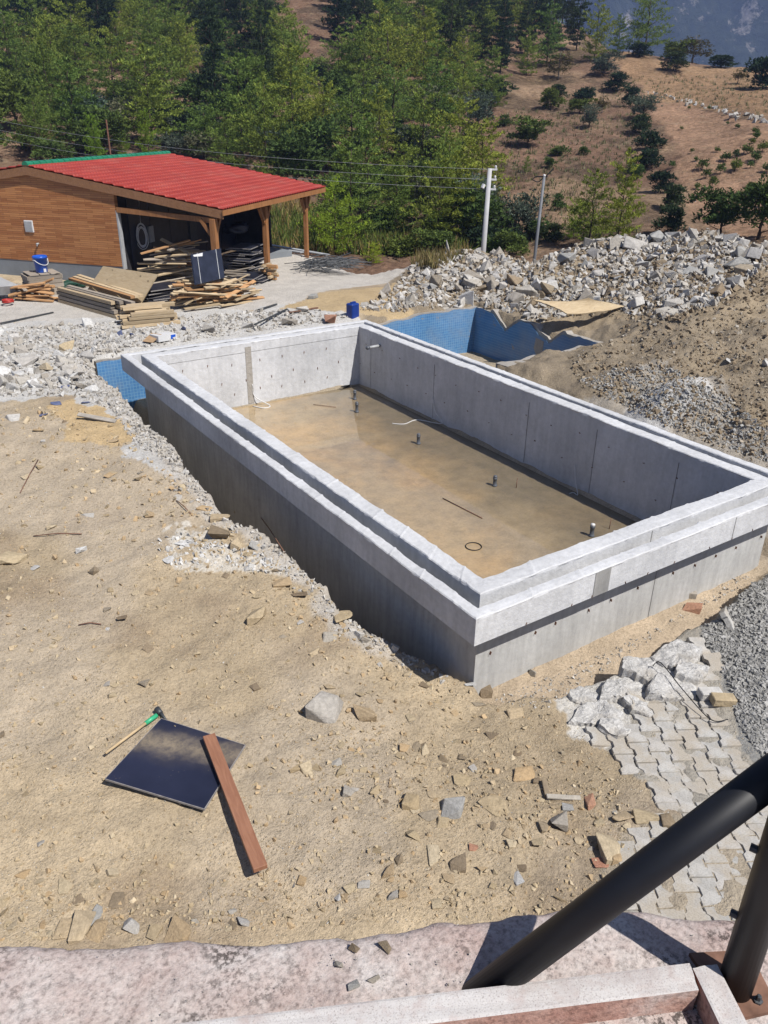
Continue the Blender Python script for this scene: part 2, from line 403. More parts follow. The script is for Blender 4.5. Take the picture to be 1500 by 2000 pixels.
def m_hill():
    t = NT('hillside_earth', .97, .05); v = t.map()
    c = t.attr('gcol', 'Color')
    c = t.mix(.9, c, t.ramp(t.noise(v, .22, 7, .68), [(.32, .68), (.64, 1.15)]), 'MULTIPLY')
    c = t.mix(.8, c, t.ramp(t.noise(v, 2.3, 7, .75), [(.36, .42), (.58, 1.12)]), 'MULTIPLY')
    c = t.mix(t.ramp(t.noise(v, 1.1, 5, .6), [(.54, 0.), (.66, .5)]), c, (.34, .25, .165))
    t.base(c); t.bump(t.noise(v, 1.8, 7, .72), 1., .35); M['hill'] = t.m
    t = NT('mountain_forest', .97, .05); v = t.map()
    n = t.noise(v, .022, 9, .7)
    c = t.ramp(t.noise(v, .05, 8, .72), [(.34, (.012, .018, .014)), (.52, (.030, .042, .028)), (.68, (.06, .07, .045))])
    rock = t.ramp(t.math('ADD', t.math('MULTIPLY', n, .8), t.math('MULTIPLY', t.noise(v, .11, 6, .7), .3)), [(.60, 0.), (.67, 1.)])
    c = t.mix(rock, c, (.34, .31, .28)); t.base(c); t.bump(t.noise(v, .06, 8, .72), 1., 14); M['mountain'] = t.m
m_hill()
def foliage(name, cols, trans=.12):
    t = NT(name, .8, .12)
    f = t.attr('tint'); c = t.ramp(f, [(i/(len(cols)-1), q) for i, q in enumerate(cols)])
    r = t.rnd(); c = t.mix(1., c, t.ramp(r, [(0, (.55, .62, .6)), (.25, (.85, .9, .82)), (.5, (1.3, 1.12, .78)), (.75, (.9, .95, .85)), (1, (.6, .75, .75))]), 'MULTIPLY')
    c = t.mix(.75, c, t.ramp(t.noise(t.map(kind='Object'), 6, 3, .6), [(.35, .62), (.65, 1.25)]), 'MULTIPLY')
    t.base(c)
    t.b.inputs['Roughness'].default_value = .9
    tr = t.n('ShaderNodeBsdfTranslucent'); t.l(c, tr.inputs[0]); ms = t.n('ShaderNodeMixShader'); ms.inputs[0].default_value = trans
    out = t.t.nodes['Material Output']; t.l(t.b.outputs[0], ms.inputs[1]); t.l(tr.outputs[0], ms.inputs[2]); t.l(ms.outputs[0], out.inputs[0])
    M[name] = t.m
foliage('pine_leaf', [(.10, .15, .034), (.20, .27, .058), (.33, .40, .095)], .14)
foliage('bright_leaf', [(.14, .22, .025), (.25, .36, .042), (.36, .47, .07)], .16)
foliage('dark_leaf', [(.026, .046, .026), (.044, .072, .038), (.075, .105, .052)], .15)
foliage('bush_leaf', [(.055, .09, .028), (.10, .15, .042), (.17, .23, .065)], .12)
foliage('olive_leaf', [(.10, .12, .085), (.15, .175, .13), (.24, .26, .21)], .15)
foliage('brown_leaf', [(.07, .065, .030), (.11, .095, .045), (.16, .13, .06)], .15)
foliage('dry_grass', [(.22, .16, .08), (.36, .27, .14), (.16, .17, .06), (.50, .40, .24)], .2)
# ------------------------------------------------------------ terrain of the building site
def tps_fit(P, z, lam=1e-3):
    P = np.asarray(P, float); n = len(P)
    d = np.linalg.norm(P[:, None]-P[None], axis=-1); K = np.where(d > 0, d*d*np.log(d+1e-9), 0)+lam*np.eye(n)
    Q = np.c_[np.ones(n), P]; A = np.zeros((n+3, n+3)); A[:n, :n] = K; A[:n, n:] = Q; A[n:, :n] = Q.T
    w = np.linalg.solve(A, np.r_[z, 0, 0, 0]); return P, w
def tps_eval(fit, x, y):
    P, w = fit; x = np.asarray(x, float); y = np.asarray(y, float); r = w[-3]+w[-2]*x+w[-1]*y
    for (px, py), wi in zip(P, w[:-3]):
        d2 = (x-px)**2+(y-py)**2; r = r+wi*.5*d2*np.log(d2+1e-12)
    return r
ctl = [at(*q) for q in [(0, 1850, -1.15), (700, 1810, -1.15), (1430, 1780, -1.15), (300, 1480, -1.12), (900, 1600, -1.12), (1250, 1450, -1.12), (0, 1500, -1.1),
    (0, 1250, -.95), (600, 1350, -1.12), (900, 1385, -1.24), (1400, 1500, -1.12), (1250, 1290, -1.12), (1400, 1205, -1.05), (500, 1150, -.86), (700, 1210, -1.02), (300, 1000, -.66), (0, 1000, -.66),
    (400, 950, -.56), (250, 850, -.47), (0, 850, -.46), (180, 735, -.42), (0, 700, -.36), (0, 620, -.3), (300, 640, -.3), (550, 600, -.3), (690, 565, -.3),
    (450, 500, -.3), (600, 500, -.3), (780, 545, -.27), (720, 590, -.2), (925, 603, -.4), (1050, 634, -.4), (1170, 664, -.4), (740, 627, -.42), (650, 640, -.42),
    (1100, 700, -.42), (1020, 720, -.5), (1500, 1300, -.92), (1500, 1180, -1.08), (1440, 1240, -1.05), (1500, 1122, -1.33), (1440, 1145, -1.3), (1390, 1190, -1.2)]]
CREST = [(790, 527, -.15), (850, 507, .15), (920, 494, .35), (1000, 505, .3), (1060, 515, .3), (1130, 482, .8), (1220, 474, 1.0), (1300, 465, 1.2), (1380, 458, 1.35), (1450, 474, 1.25), (1500, 485, 1.2)]
ctl += [at(*q) for q in CREST+[(1000, 568, -.05), (1130, 560, .2), (1250, 560, .45), (1380, 560, .7), (1500, 560, .9), (1250, 640, .05), (1400, 640, .3), (1500, 640, .4),
    (1300, 720, -.1), (1450, 720, .1), (1500, 720, .15), (1200, 722, -.3), (1250, 800, -.45), (1400, 830, -.45), (1500, 860, -.5)]]
ctl += [np.array(q) for q in [(-12, 30, -.3), (10, 28, -.3), (-10, 12, -.4), (-10, 0, -.9), (-8, -6, -1.15), (4, -8, -1.15), (12, 2, -.3), (24, 2, .2), (9, -4, -1.0), (7.2, -1.0, -1.2), (22, -4, .0),
    (26, 4, .0)]]
for q in CREST+[(1650, 500, 1.1)]:
    p_ = at(*q)
    for ex, dz_ in ((1.6, -.42), (3.2, -1.1), (6, -1.8), (10, -2.6)):
        d_ = (p_-CAM)[:2]; d_ = d_/np.linalg.norm(d_); ctl.append(np.array([p_[0]+d_[0]*ex, p_[1]+d_[1]*ex, p_[2]+dz_]))
ctl = np.array(ctl); SITE = tps_fit(ctl[:, :2], ctl[:, 2], 2e-2)

MCX, MCY = [float(v_) for v_ in at(1310, 775, -.25)[:2]]
LE = np.array([(-1.5, .35), (-.75, .12), (-.3, .02), (.3, -.12), (1.05, -.40), (2., -.58), (2.8, -.70), (3.6, -.88), (4.6, -1.05), (6.3, -1.12), (8, -1.0), (10, -.85), (12.9, -.62), (13.2, -.6)])
def left_edge(y):
    return np.interp(y, LE[:, 0], LE[:, 1])+fbm(y, y*0+3.1, .9, 4, 5)*.34
def near_edge(x):
    return np.interp(x, [-2, 0.1, .6, 1.5, 3, 4.2, 5, 6, 7, 9], [-.25, -.45, -.72, -.9, -.82, -.62, -.40, -.30, .1, .6])+fbm(x, x*0+8.8, .7, 4, 9)*.22
def right_edge(y):
    a = np.interp(y, [-3, 0, 2, 5, 7.4, 7.7], [7.3, 7.3, 7.3, 7.3, 7.3, 7.5])+fbm(y, y*0+1.7, 1.0, 4, 31)*.5
    return a
def pit_amount(x, y):
    """signed distance-like: >0 inside the old excavation"""
    dl = x-left_edge(y); dn = y-near_edge(x); df = 13.06-y
    dr = np.where(y < 8.2, (right_edge(y)+fbm(x, y, .5, 4, 33)*.3-x)*.05, 10.73-x)
    stub = np.maximum(np.abs(y-8.0)-.28, np.where(x > 7.55, -1, 1)*1.0+0*x)
    d = np.minimum(np.minimum(dl, dn), np.minimum(df, dr))
    lip = (y > 7.7) & (y < 8.2) & (x > 7.35)
    return np.where(lip, -.2, d)
def site_z(x, y, rough=True):
    x = np.asarray(x, float); y = np.asarray(y, float)
    z = tps_eval(SITE, x, y)
    far = np.hypot(x-CX, y-CY)
    if rough:
        soil = sstep(6.0, 8.0, x)*sstep(14.5, 11, y-(x-8)*0.8) + sstep(10, 12, x)
        soil = np.clip(soil, 0, 1)
        z = z-.45*np.clip((8.5-x)/2.2, 0, 1)**1.3*sstep(6.0, 6.2, x)*sstep(8.0, 6.0, y)*sstep(-1.5, .5, y)
        z = z+.32*np.exp(-((x-MCX)/.9)**2-((y-MCY)/.55)**2)
        terr = sstep(14.8, 16.2, y)*sstep(11.5, 10.5, x-(y-16)*.5)
        z = z+fbm(x, y, 1.7, 5, 2)*.10*(1-terr*.9)+fbm(x, y, .22, 4, 3)*.035*(1-terr*.95)+fbm(x, y, .9, 5, 4)*.28*soil+np.abs(fbm(x, y, .35, 3, 6))*.12*soil
        band = np.exp(-((y-.1-.5*(x+1.5))/.7)**2)
    # valley edge beyond the terrace
    back = np.minimum(y-24.2+.25*(x-8), 50)
    drop = sstep(0, 7, y-24.0+np.minimum(0, 0)+(x-9)*.42)
    z = z-drop*3.0*sstep(-40, -6, x)
    return z
PITZ = -1.46; W_, L_ = 5.704, 11.5
def ground_z(x, y, rough=True):
    z = site_z(x, y, rough); d = pit_amount(x, y)
    pf = PITZ+fbm(x, y, .8, 4, 12)*.06+fbm(x, y, .15, 3, 13)*.015
    pf = pf+.25*sstep(11.6, 12.9, y)*sstep(6.5, 7.5, x)*0+.35*np.exp(-((np.asarray(y)-8.6)/.5)**2)*sstep(6.6, 7.6, x)
    pf = pf-.28*sstep(9.2, 10.5, y)*sstep(6.5, 7.0, x)
    pf = np.where((x > .3) & (x < W_-.3) & (y > .3) & (y < L_-.3), -1.9, pf)
    pf = pf-.95*sstep(.7, 1.6, y)*sstep(.2, .0, x)*sstep(13.5, 12.0, y)
    k = sstep(-.02, .10, d)
    return z*(1-k)+np.minimum(z, pf)*k
def gz(x, y): return float(ground_z(np.array([x]), np.array([y]))[0])
def hit(px, py):
    """where the line of sight meets the site ground"""
    d = ray(px, py); ts = np.arange(3.0, 60, .04); P = CAM+ts[:, None]*d
    g = ground_z(P[:, 0], P[:, 1]); k = np.nonzero(P[:, 2] <= g)[0]
    i = k[0] if len(k) else len(ts)-1
    return np.array([P[i, 0], P[i, 1], g[i]])

def inpoly(px, py, poly):
    n = len(poly); r = np.zeros(px.shape, bool); j = n-1
    for i in range(n):
        xi, yi = poly[i]; xj, yj = poly[j]
        r ^= ((yi > py) != (yj > py)) & (px < (xj-xi)*(py-yi)/(yj-yi+1e-9)+xi); j = i
    return r
def world_poly(pts, z):   # outline surveyed from sight lines on level z
    return [tuple(at(px, py, z)[:2]) for px, py in pts]
Z_GREY = world_poly([(0, 640), (180, 628), (540, 602), (600, 598), (700, 625), (640, 660), (235, 700), (205, 725), (255, 770), (330, 860), (372, 935), (330, 905), (270, 870), (225, 800), (150, 772), (-60, 775), (-60, 640)], -.38)
Z_TERR = world_poly([(-900, 590), (300, 560), (540, 470), (740, 500), (860, 520), (785, 543), (700, 560), (640, 570), (560, 598), (200, 624), (-900, 660)], -.3)
Z_WHITE = world_poly([(290, 1062), (355, 1040), (480, 1075), (600, 1110), (640, 1150), (590, 1135), (460, 1108), (340, 1108)], -.84)
Z_PAVE = world_poly([(1120, 1400), (1200, 1290), (1500, 1180), (1650, 1500), (1500, 1570), (1320, 1590), (1225, 1500), (1180, 1440)], -1.1)
Z_PAVE2 = world_poly([(1215, 1620), (1400, 1560), (1700, 1500), (1600, 1850), (1200, 1850), (1180, 1780)], -1.12)
Z_LIME = world_poly([(1110, 1360), (1180, 1310), (1260, 1255), (1330, 1240), (1340, 1330), (1270, 1400), (1180, 1440), (1110, 1400)], -1.1)
Z_GRAV = world_poly([(1395, 1140), (1600, 1060), (1700, 1480), (1500, 1500), (1430, 1420), (1400, 1330), (1360, 1230)], -.95)
Z_MOUND = world_poly([(1200, 720), (1300, 712), (1420, 770), (1560, 850), (1500, 960), (1300, 880), (1130, 790), (1110, 745)], -.05)
Z_OR1 = world_poly([(120, 778), (250, 785), (270, 860), (130, 870)], -.46)
Z_OR2 = world_poly([(560, 602), (640, 572), (800, 550), (800, 620), (700, 610)], -.28)
Z_SILT = world_poly([(550, 1040), (900, 1390), (1000, 1400), (1100, 1500), (900, 1700), (1200, 1700), (1100, 1600), (600, 1500), (560, 1380)], -1.1)
def lerp3(c, col, m): return c*(1-m[..., None])+np.array(col)*m[..., None]
def zone(x, y, poly, wob, s):
    wx = x+fbm(x, y, .9, 5, s)*wob; wy = y+fbm(x, y, .9, 5, s+50)*wob
    return inpoly(wx, wy, poly).astype(float)
TAN = (.435, .348, .236)
def site_colour(x, y):
    c = np.empty(x.shape+(3,)); c[:] = TAN
    n = fbm(x, y, 2.3, 5, 71)[..., None]; c = c*(1+n*.35)
    c = lerp3(c, (.33, .255, .175), sstep(.0, .35, fbm(x, y, 1.4, 5, 77))*.8)
    c = lerp3(c, (.44, .37, .285), sstep(.0, .3, fbm(x, y, 2.6, 4, 78))*.7)
    right = sstep(5.9, 6.4, x-np.clip(y-12.5, 0, 40)*.9)
    c = lerp3(c, (.245, .20, .145), right*.95)
    c = lerp3(c, (.32, .255, .175), right*sstep(.0, .3, fbm(x, y, 2.0, 5, 81)))
    c = lerp3(c, (.50, .37, .21), zone(x, y, Z_OR1, .8, 90)); 
    c = lerp3(c, (.50, .47, .43), zone(x, y, Z_TERR, .35, 92)*.95)
    c = lerp3(c, (.52, .51, .49), zone(x, y, Z_GREY, .55, 91)*.95)
    c = lerp3(c, (.45, .34, .20), zone(x, y, Z_OR2, .6, 93))
    c = lerp3(c, (.64, .61, .55), zone(x, y, Z_WHITE, .35, 94)*.7*(fbm(x, y, .12, 3, 97) > -.12))
    c = lerp3(c, (.36, .34, .30), zone(x, y, Z_PAVE, .45, 95)*.85)
    c = lerp3(c, (.37, .32, .25), zone(x, y, Z_PAVE2, .3, 96)*.8)
    c = lerp3(c, (.60, .58, .54), zone(x, y, Z_LIME, .5, 98)*.9)
    c = lerp3(c, (.27, .265, .25), zone(x, y, Z_GRAV, .35, 99))
    c = lerp3(c, (.36, .34, .31), zone(x, y, Z_MOUND, .9, 101)*.6); c = lerp3(c, (.50, .49, .475), sstep(.25, .45, np.exp(-((x-MCX)/.95)**2-((y-MCY)/.62)**2)+fbm(x, y, .4, 4, 107)*.35))
    # concrete lip of the old pool along the left edge of the hole
    dl = left_edge(y)-x; lip = sstep(.40, .22, dl+fbm(x, y, .4, 4, 103)*.3)*(dl > -.05)*sstep(.2, 1.2, y)
    c = lerp3(c, (.50, .47, .43), np.clip(lip, 0, 1)*.8)
    pit = sstep(.02, .12, pit_amount(x, y))
    pc = np.empty_like(c); pc[:] = (.50, .40, .29)
    pc = pc*(1+fbm(x, y, .6, 4, 105)[..., None]*.25)
    pc = lerp3(pc, (.36, .30, .22), sstep(4, 7, y))
    c = c*(1-pit[..., None])+pc*pit[..., None]
    return np.clip(c, .02, .8)
xs = np.concatenate([np.arange(-14, -5, .25), np.arange(-5, 7.6, .042), np.arange(7.6, 13, .075), np.arange(13, 20, .13), np.arange(20, 34, .4)])
ys = np.concatenate([np.arange(-8, -4.2, .25), np.arange(-4.2, 5, .042), np.arange(5, 14, .06), np.arange(14, 26, .11), np.arange(26, 44, .4)])
X, Y = np.meshgrid(xs, ys); Zg = ground_z(X, Y); cg = site_colour(X, Y)
nx, ny = len(xs), len(ys); idx = np.arange(nx*ny).reshape(ny, nx)
Fq = np.stack([idx[:-1, :-1], idx[:-1, 1:], idx[1:, 1:], idx[1:, :-1]], -1).reshape(-1, 4)
g_o = link('ground', npmesh('ground', np.stack([X, Y, Zg], -1).reshape(-1, 3), Fq, M['ground'], True, cols=cg.reshape(-1, 3)))
tag(g_o, kind='structure')

# ------------------------------------------------------------ hillside, laid out by sight line and distance
def hz(px, py, dist): return atd(px, py, dist)
HC = []
for px in (-900, -450, 0, 300, 600, 900):
    for py, dd in ((520, 41), (400, 58), (300, 74), (217, 92), (110, 116), (0, 146), (-130, 185), (-260, 235)): HC.append(hz(px, py, dd))
for px, rows in {1060: ((500, 41), (400, 58), (300, 76), (217, 95), (130, 122), (60, 150), (20, 190)),
                 1160: ((500, 41), (400, 58), (300, 76), (217, 95), (130, 122), (95, 142), (92, 160)),
                 1240: ((480, 43), (400, 56), (300, 74), (217, 93), (150, 115), (100, 138)),
                 1340: ((470, 45), (400, 56), (300, 72), (217, 92), (160, 112), (118, 134)),
                 1440: ((470, 45), (400, 56), (300, 70), (217, 88), (170, 108), (132, 128)),
                 1560: ((470, 45), (400, 56), (300, 70), (217, 86), (180, 104), (142, 122)),
                 2000: ((470, 45), (350, 60), (260, 80), (180, 110), (165, 120))}.items():
    for py, dd in rows: HC.append(hz(px, py, dd))
for px in (1160, 1240, 1340, 1440, 1560, 2000):
    for dd, zz in ((168, -6.), (205, -22.), (245, -38.)):
        q_ = hz(px, 300, dd); HC.append(np.array([q_[0], q_[1], zz+(10 if px == 1160 else 0)]))
HC += [np.array([150., 60., -12.]), np.array([60., 0., -10.]), np.array([-150., 60., 4.])]
HC = np.array(HC); HILL = tps_fit(HC[:, :2], HC[:, 2], .5)
def hill_z(x, y, rough=True):
    z = tps_eval(HILL, x, y)
    if rough: z = z+fbm(x, y, 9, 4, 201)*.8+fbm(x, y, 1.6, 3, 202)*.22
    r = np.hypot(x-CX, y-CY); z = z-sstep(43, 33, r)*2.2
    return z
def hill_hit(px, py):
    d = ray(px, py); ts = np.concatenate([np.arange(36, 260, .35)]); P = CAM+ts[:, None]*d
    g = hill_z(P[:, 0], P[:, 1]); k = np.nonzero(P[:, 2] <= g)[0]
    if not len(k): return None
    i = k[0]; return np.array([P[i, 0], P[i, 1], g[i]])
ang = np.radians(np.linspace(-62, 62, 520)); rr = np.concatenate([np.arange(33, 120, .45), np.arange(120, 250, 1.3)])
fa = math.atan2(AF[0], AF[1]); A_, R_ = np.meshgrid(ang+fa, rr)
HX = CX+R_*np.sin(A_); HY = CY+R_*np.cos(A_); HZ = hill_z(HX, HY)
hc = np.empty(HX.shape+(3,)); hc[:] = (.25, .155, .105)
hc = lerp3(hc, (.35, .24, .155), sstep(-.1, .3, fbm(HX, HY, 12, 5, 210)))
ppx = proj(np.stack([HX, HY, HZ], -1)); PX, PY = ppx[..., 0], ppx[..., 1]
def ring_world(pts):
    return [tuple(q[:2]) for q in (hill_hit(*p) for p in pts) if q is not None]
hc = lerp3(hc, (.13, .095, .065), sstep(.05, .30, fbm(HX, HY, 5, 6, 219))*.75)
FIELD = ring_world([(1262, 182), (1350, 208), (1440, 228), (1560, 246), (1650, 300), (1600, 470), (1440, 470), (1370, 420), (1330, 345), (1290, 270)])
wx = HX+fbm(HX, HY, 7, 3, 215)*2; wy = HY+fbm(HX, HY, 7, 3, 216)*2
fld = inpoly(wx, wy, FIELD).astype(float); hc = lerp3(hc, (.43, .27, .175), fld*.9)
TOPF = ring_world([(1180, 100), (1300, 108), (1480, 140), (1600, 150), (1560, 240), (1440, 222), (1260, 178), (1200, 130)])
hc = lerp3(hc, (.42, .27, .155), inpoly(wx, wy, TOPF).astype(float)*.75)
WOOD = ring_world([(-200, 520), (-200, -300), (1120, 60), (1130, 120), (1020, 170), (930, 250), (900, 330), (880, 500)])
hc = lerp3(hc, (.13, .095, .055), inpoly(wx, wy, WOOD)*sstep(-.25, .15, fbm(HX, HY, 8, 4, 217))*.8)
nr, na = HX.shape; idx = np.arange(nr*na).reshape(nr, na)
Fh = np.stack([idx[:-1, :-1], idx[:-1, 1:], idx[1:, 1:], idx[1:, :-1]], -1).reshape(-1, 4)
tag(link('hillside', npmesh('hillside', np.stack([HX, HY, HZ], -1).reshape(-1, 3), Fh, M['hill'], True, cols=hc.reshape(-1, 3))), kind='structure')
# distant mountain across the valley
ang = np.radians(np.linspace(-40, 70, 330)); rr = np.linspace(260, 1750, 240)
A_, R_ = np.meshgrid(ang+fa, rr); MX = CX+R_*np.sin(A_); MY = CY+R_*np.cos(A_)
base = -60+sstep(600, 1650, R_)*430
ridge = 1-np.abs(fbm(MX, MY, 420, 6, 301, .55))*2.2
MZ = base+ridge*120*sstep(550, 1100, R_)-60+fbm(MX, MY, 120, 6, 305, .55)*70*sstep(550, 900, R_)
nr, na = MX.shape; idx = np.arange(nr*na).reshape(nr, na)
Fm = np.stack([idx[:-1, :-1], idx[:-1, 1:], idx[1:, 1:], idx[1:, :-1]], -1).reshape(-1, 4)
tag(link('mountain', npmesh('mountain', np.stack([MX, MY, MZ], -1).reshape(-1, 3), Fm, M['mountain'], True)), kind='structure')
# low ground that carries the site to the horizon behind and beside the camera
u = np.linspace(-1, 1, 41); BX, BY = np.meshgrid(np.sign(u)*np.abs(u)**1.6*1800, np.sign(u)*np.abs(u)**1.6*1800)
rB = np.hypot(BX, BY); BZ = -14-sstep(40, 400, rB)*60
idx = np.arange(41*41).reshape(41, 41); Fb = np.stack([idx[:-1, :-1], idx[:-1, 1:], idx[1:, 1:], idx[1:, :-1]], -1).reshape(-1, 4)
cb = np.empty((41*41, 3)); cb[:] = (.20, .14, .09)
tag(link('valley_floor', npmesh('valley_floor', np.stack([BX, BY, BZ], -1).reshape(-1, 3), Fb, M['hill'], True, cols=cb)), kind='structure')

# ------------------------------------------------------------ the new swimming pool
W, T, L = 5.704, .247, 11.5
CH, OB, DZ, HB, DP, ZB = .182, .159, .016, .360, 1.51, 2.6
OO = CH+OB
pool = thing('swimming_pool', 'new bare concrete pool shell with a raised double rim and muddy wet floor', 'pool', (0, 0, 0))
def lin(a, b, step): return np.linspace(a, b, max(2, int(abs(b-a)/step)+1))
def cast_strip(name, p0, p1, nrm, z0, z1, width, mat, seg=.62, seed=0, ragged=.012, cap=True, inset0=0, inset1=0):
    """a cast wall or beam: runs p0->p1 along its outer face, body extends by width along nrm; rough chipped upper arrises"""
    p0 = np.array(p0, float); p1 = np.array(p1, float); n = np.array(nrm, float); Ln = np.linalg.norm(p1-p0); d = (p1-p0)/Ln
    s = lin(0, Ln, .035); k = len(s)
    jo = fbm(s, s*0+seed, .16, 4, seed+1)*ragged*1.6; ji = fbm(s, s*0+seed+9, .16, 4, seed+2)*ragged*1.6
    ph = (s/seg) % 1.0; lipb = np.exp(-((np.minimum(ph, 1-ph))/.035)**2)*ragged*1.0*(_hash(np.floor(s/seg+.5).astype(int), np.zeros(k, int), seed) > .25)
    zt = z1+fbm(s, s*0+seed+3, .5, 4, seed+3)*ragged*.9; fade = np.minimum(1, np.minimum(s, Ln-s)/.1)
    ins0 = inset0*(1-s/Ln)*0; rows = []
    prof = [(0, z0, 0)]+([(0, -.5, 0)] if name == 'wall' else [])+[(0, z1-.035, 0), (0, z1-.012, 1), (.012, z1, 2), (width*.5, z1+.004, 3), (width-.012, z1, 4), (width, z1-.012, 5), (width, z1-.035, 0), (width, z0, 0)]
    # mitre the ends by shifting the start/finish with the offset across the wall
    for o, z, tp in prof:
        a = inset0*o; b = Ln-inset1*o; ss = a+(b-a)*s/Ln
        pt = p0[:2][None]+d[:2][None]*ss[:, None]+n[:2][None]*o; zz = np.full(k, float(z))
        if tp in (1, 2): pt = pt-n[:2][None]*((jo+lipb*.6)*fade)[:, None]; zz = zz+(zt-z1+lipb*.5)*fade
        if tp in (4, 5): pt = pt+n[:2][None]*((ji+lipb)*fade)[:, None]; zz = zz+(zt-z1+lipb*.5)*fade
        if tp == 3: zz = zz+(zt-z1+lipb*.35)*fade
        rows.append(np.c_[pt, zz])
    V = np.array(rows); m = len(prof); V2 = V.reshape(-1, 3); idx = np.arange(m*k).reshape(m, k)
    Fs = np.stack([idx[:-1, :-1], idx[1:, :-1], idx[1:, 1:], idx[:-1, 1:]], -1).reshape(-1, 4)
    me = bpy.data.meshes.new(name); me.from_pydata([tuple(map(float, v)) for v in V2], [], [tuple(map(int, f)) for f in Fs]+[tuple(int(i) for i in idx[:, 0]), tuple(int(i) for i in idx[::-1, -1])])
    bm = bmesh.new(); bm.from_mesh(me); bmesh.ops.recalc_face_normals(bm, faces=bm.faces); bm.to_mesh(me); bm.free()
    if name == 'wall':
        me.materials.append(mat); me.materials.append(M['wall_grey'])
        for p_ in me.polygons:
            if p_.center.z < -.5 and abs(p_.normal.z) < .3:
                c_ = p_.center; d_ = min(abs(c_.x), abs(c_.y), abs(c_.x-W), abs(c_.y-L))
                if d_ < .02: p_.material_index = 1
    return link(name, me, pool, mat)
rim = M['concrete_rim']; con = M['concrete']
# walls (mitred), going round the basin
cast_strip('wall', (0, 0), (W, 0), (0, 1), -ZB, 0, T, rim, .8, 11, .014, inset0=1, inset1=1)
cast_strip('wall', (0, L), (0, 0), (1, 0), -ZB, 0, T, rim, .62, 12, .014, inset0=1, inset1=1)
cast_strip('wall', (W, L), (0, L), (0, -1), -ZB, 0, T, rim, .8, 13, .010, inset0=1, inset1=1)
cast_strip('wall', (W, 0), (W, L), (-1, 0), -ZB, 0, T, rim, .62, 14, .016, inset0=1, inset1=1)
# upstand of the overflow gutter
a0, a1, b0, b1 = -OO, W+OO, -OO, L+OO
zt_, zb_ = -DZ, -DZ-HB
cast_strip('gutter_beam', (a0, b0), (a1, b0), (0, 1), zb_, zt_, OB, rim, .8, 21, .013, inset0=1, inset1=1)
cast_strip('gutter_beam', (a0, b1), (a0, b0), (1, 0), zb_, zt_, OB, rim, .62, 22, .012, inset0=1, inset1=1)
cast_strip('gutter_beam', (a1, b1), (a0, b1), (0, -1), zb_, zt_, OB, rim, .8, 23, .010, inset0=1, inset1=1)
cast_strip('gutter_beam', (a1, b0), (a1, b1), (-1, 0), zb_, zt_, OB, rim, .62, 24, .012, inset0=1, inset1=1)
mb = MB()
e = .003; zg0, zg1 = zb_+.004, zb_+.12
mb.box((W/2, -CH/2, (zg0+zg1)/2), (W+2*CH-.006, CH-2*e, zg1-zg0)); mb.box((W/2, L+CH/2, (zg0+zg1)/2), (W+2*CH-.006, CH-2*e, zg1-zg0))
mb.box((-CH/2, L/2, (zg0+zg1)/2), (CH-2*e, L-.006, zg1-zg0)); mb.box((W+CH/2, L/2, (zg0+zg1)/2), (CH-2*e, L-.006, zg1-zg0))
mb.build('gutter_floor', con, pool)
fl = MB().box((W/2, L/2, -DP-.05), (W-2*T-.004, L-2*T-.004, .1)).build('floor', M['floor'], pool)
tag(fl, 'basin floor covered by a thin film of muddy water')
# shutter joints, tie holes with wire ends
def joints():
    class Q:
        def box(s, *a): MB().box(*a).build('shutter_joint', M['concrete_grey'], pool)
    m = Q()
    xi = W-T-.004
    for yy in (1.55, 3.3, 5.05, 8.1, 10.7): m.box((xi, yy, -.82), (.006, .009, 1.25))
    for x in (3.15,): m.box((x, -.0035, -1.0), (.009, .005, .9))
    for x in (1.49, 4.2): m.box((x, -OO-.003, -.2), (.007, .004, .33))
    m.box((W/2, L-T-.003, -.22), (W-2*T-.05, .004, .007)); m.box((2.9, .0-.003, -.12), (.01, .004, .2))
joints()
tag(MB().box((1.62, -OO-.0045, -.2), (.26, .004, .345)).build('wall_patch', M['concrete_grey'], pool), 'greyer patch in the gutter beam')
bm_ = MB().box((2.42, L-T-.004, -.78), (.15, .012, 1.36)); bm_.build('chased_strip', M['old_concrete'], pool)
tm = MB()
rt = random.Random(3)
for zz in (-.42, -.95):
    for yy in np.arange(.8, L-.6, .72): tm.box((W-T-.006, yy+rt.uniform(-.05, .05)+(.36 if zz < -.8 else 0), zz+rt.uniform(-.05, .05)), (.016, .03, .010), 0, rt.uniform(-.4, .4), rt.uniform(-.5, .5))
for zz in (-.42, -.85, -1.15):
    for xx in np.arange(.8, W-.6, .62): tm.box((xx+rt.uniform(-.05, .05)+(.31 if zz < -.6 and zz > -1 else 0), L-T-.007, zz+rt.uniform(-.05, .05)), (.010, .02, .055), 0, rt.uniform(-.4, .4), 0)
for xx in np.arange(.3, W, .52):
    xx += rt.uniform(-.12, .12); tm.box((xx, -.012, -.87+rt.uniform(-.02, .02)), (.006, .03, .04), 0, rt.uniform(-.4, .4)); tm.box((xx+.2, -OO-.004, zb_+.02), (.006, .010, .03), 0, rt.uniform(-.5, .5))
tag(tm.build('tie_wire_ends', M['rust'], pool), kind='stuff')
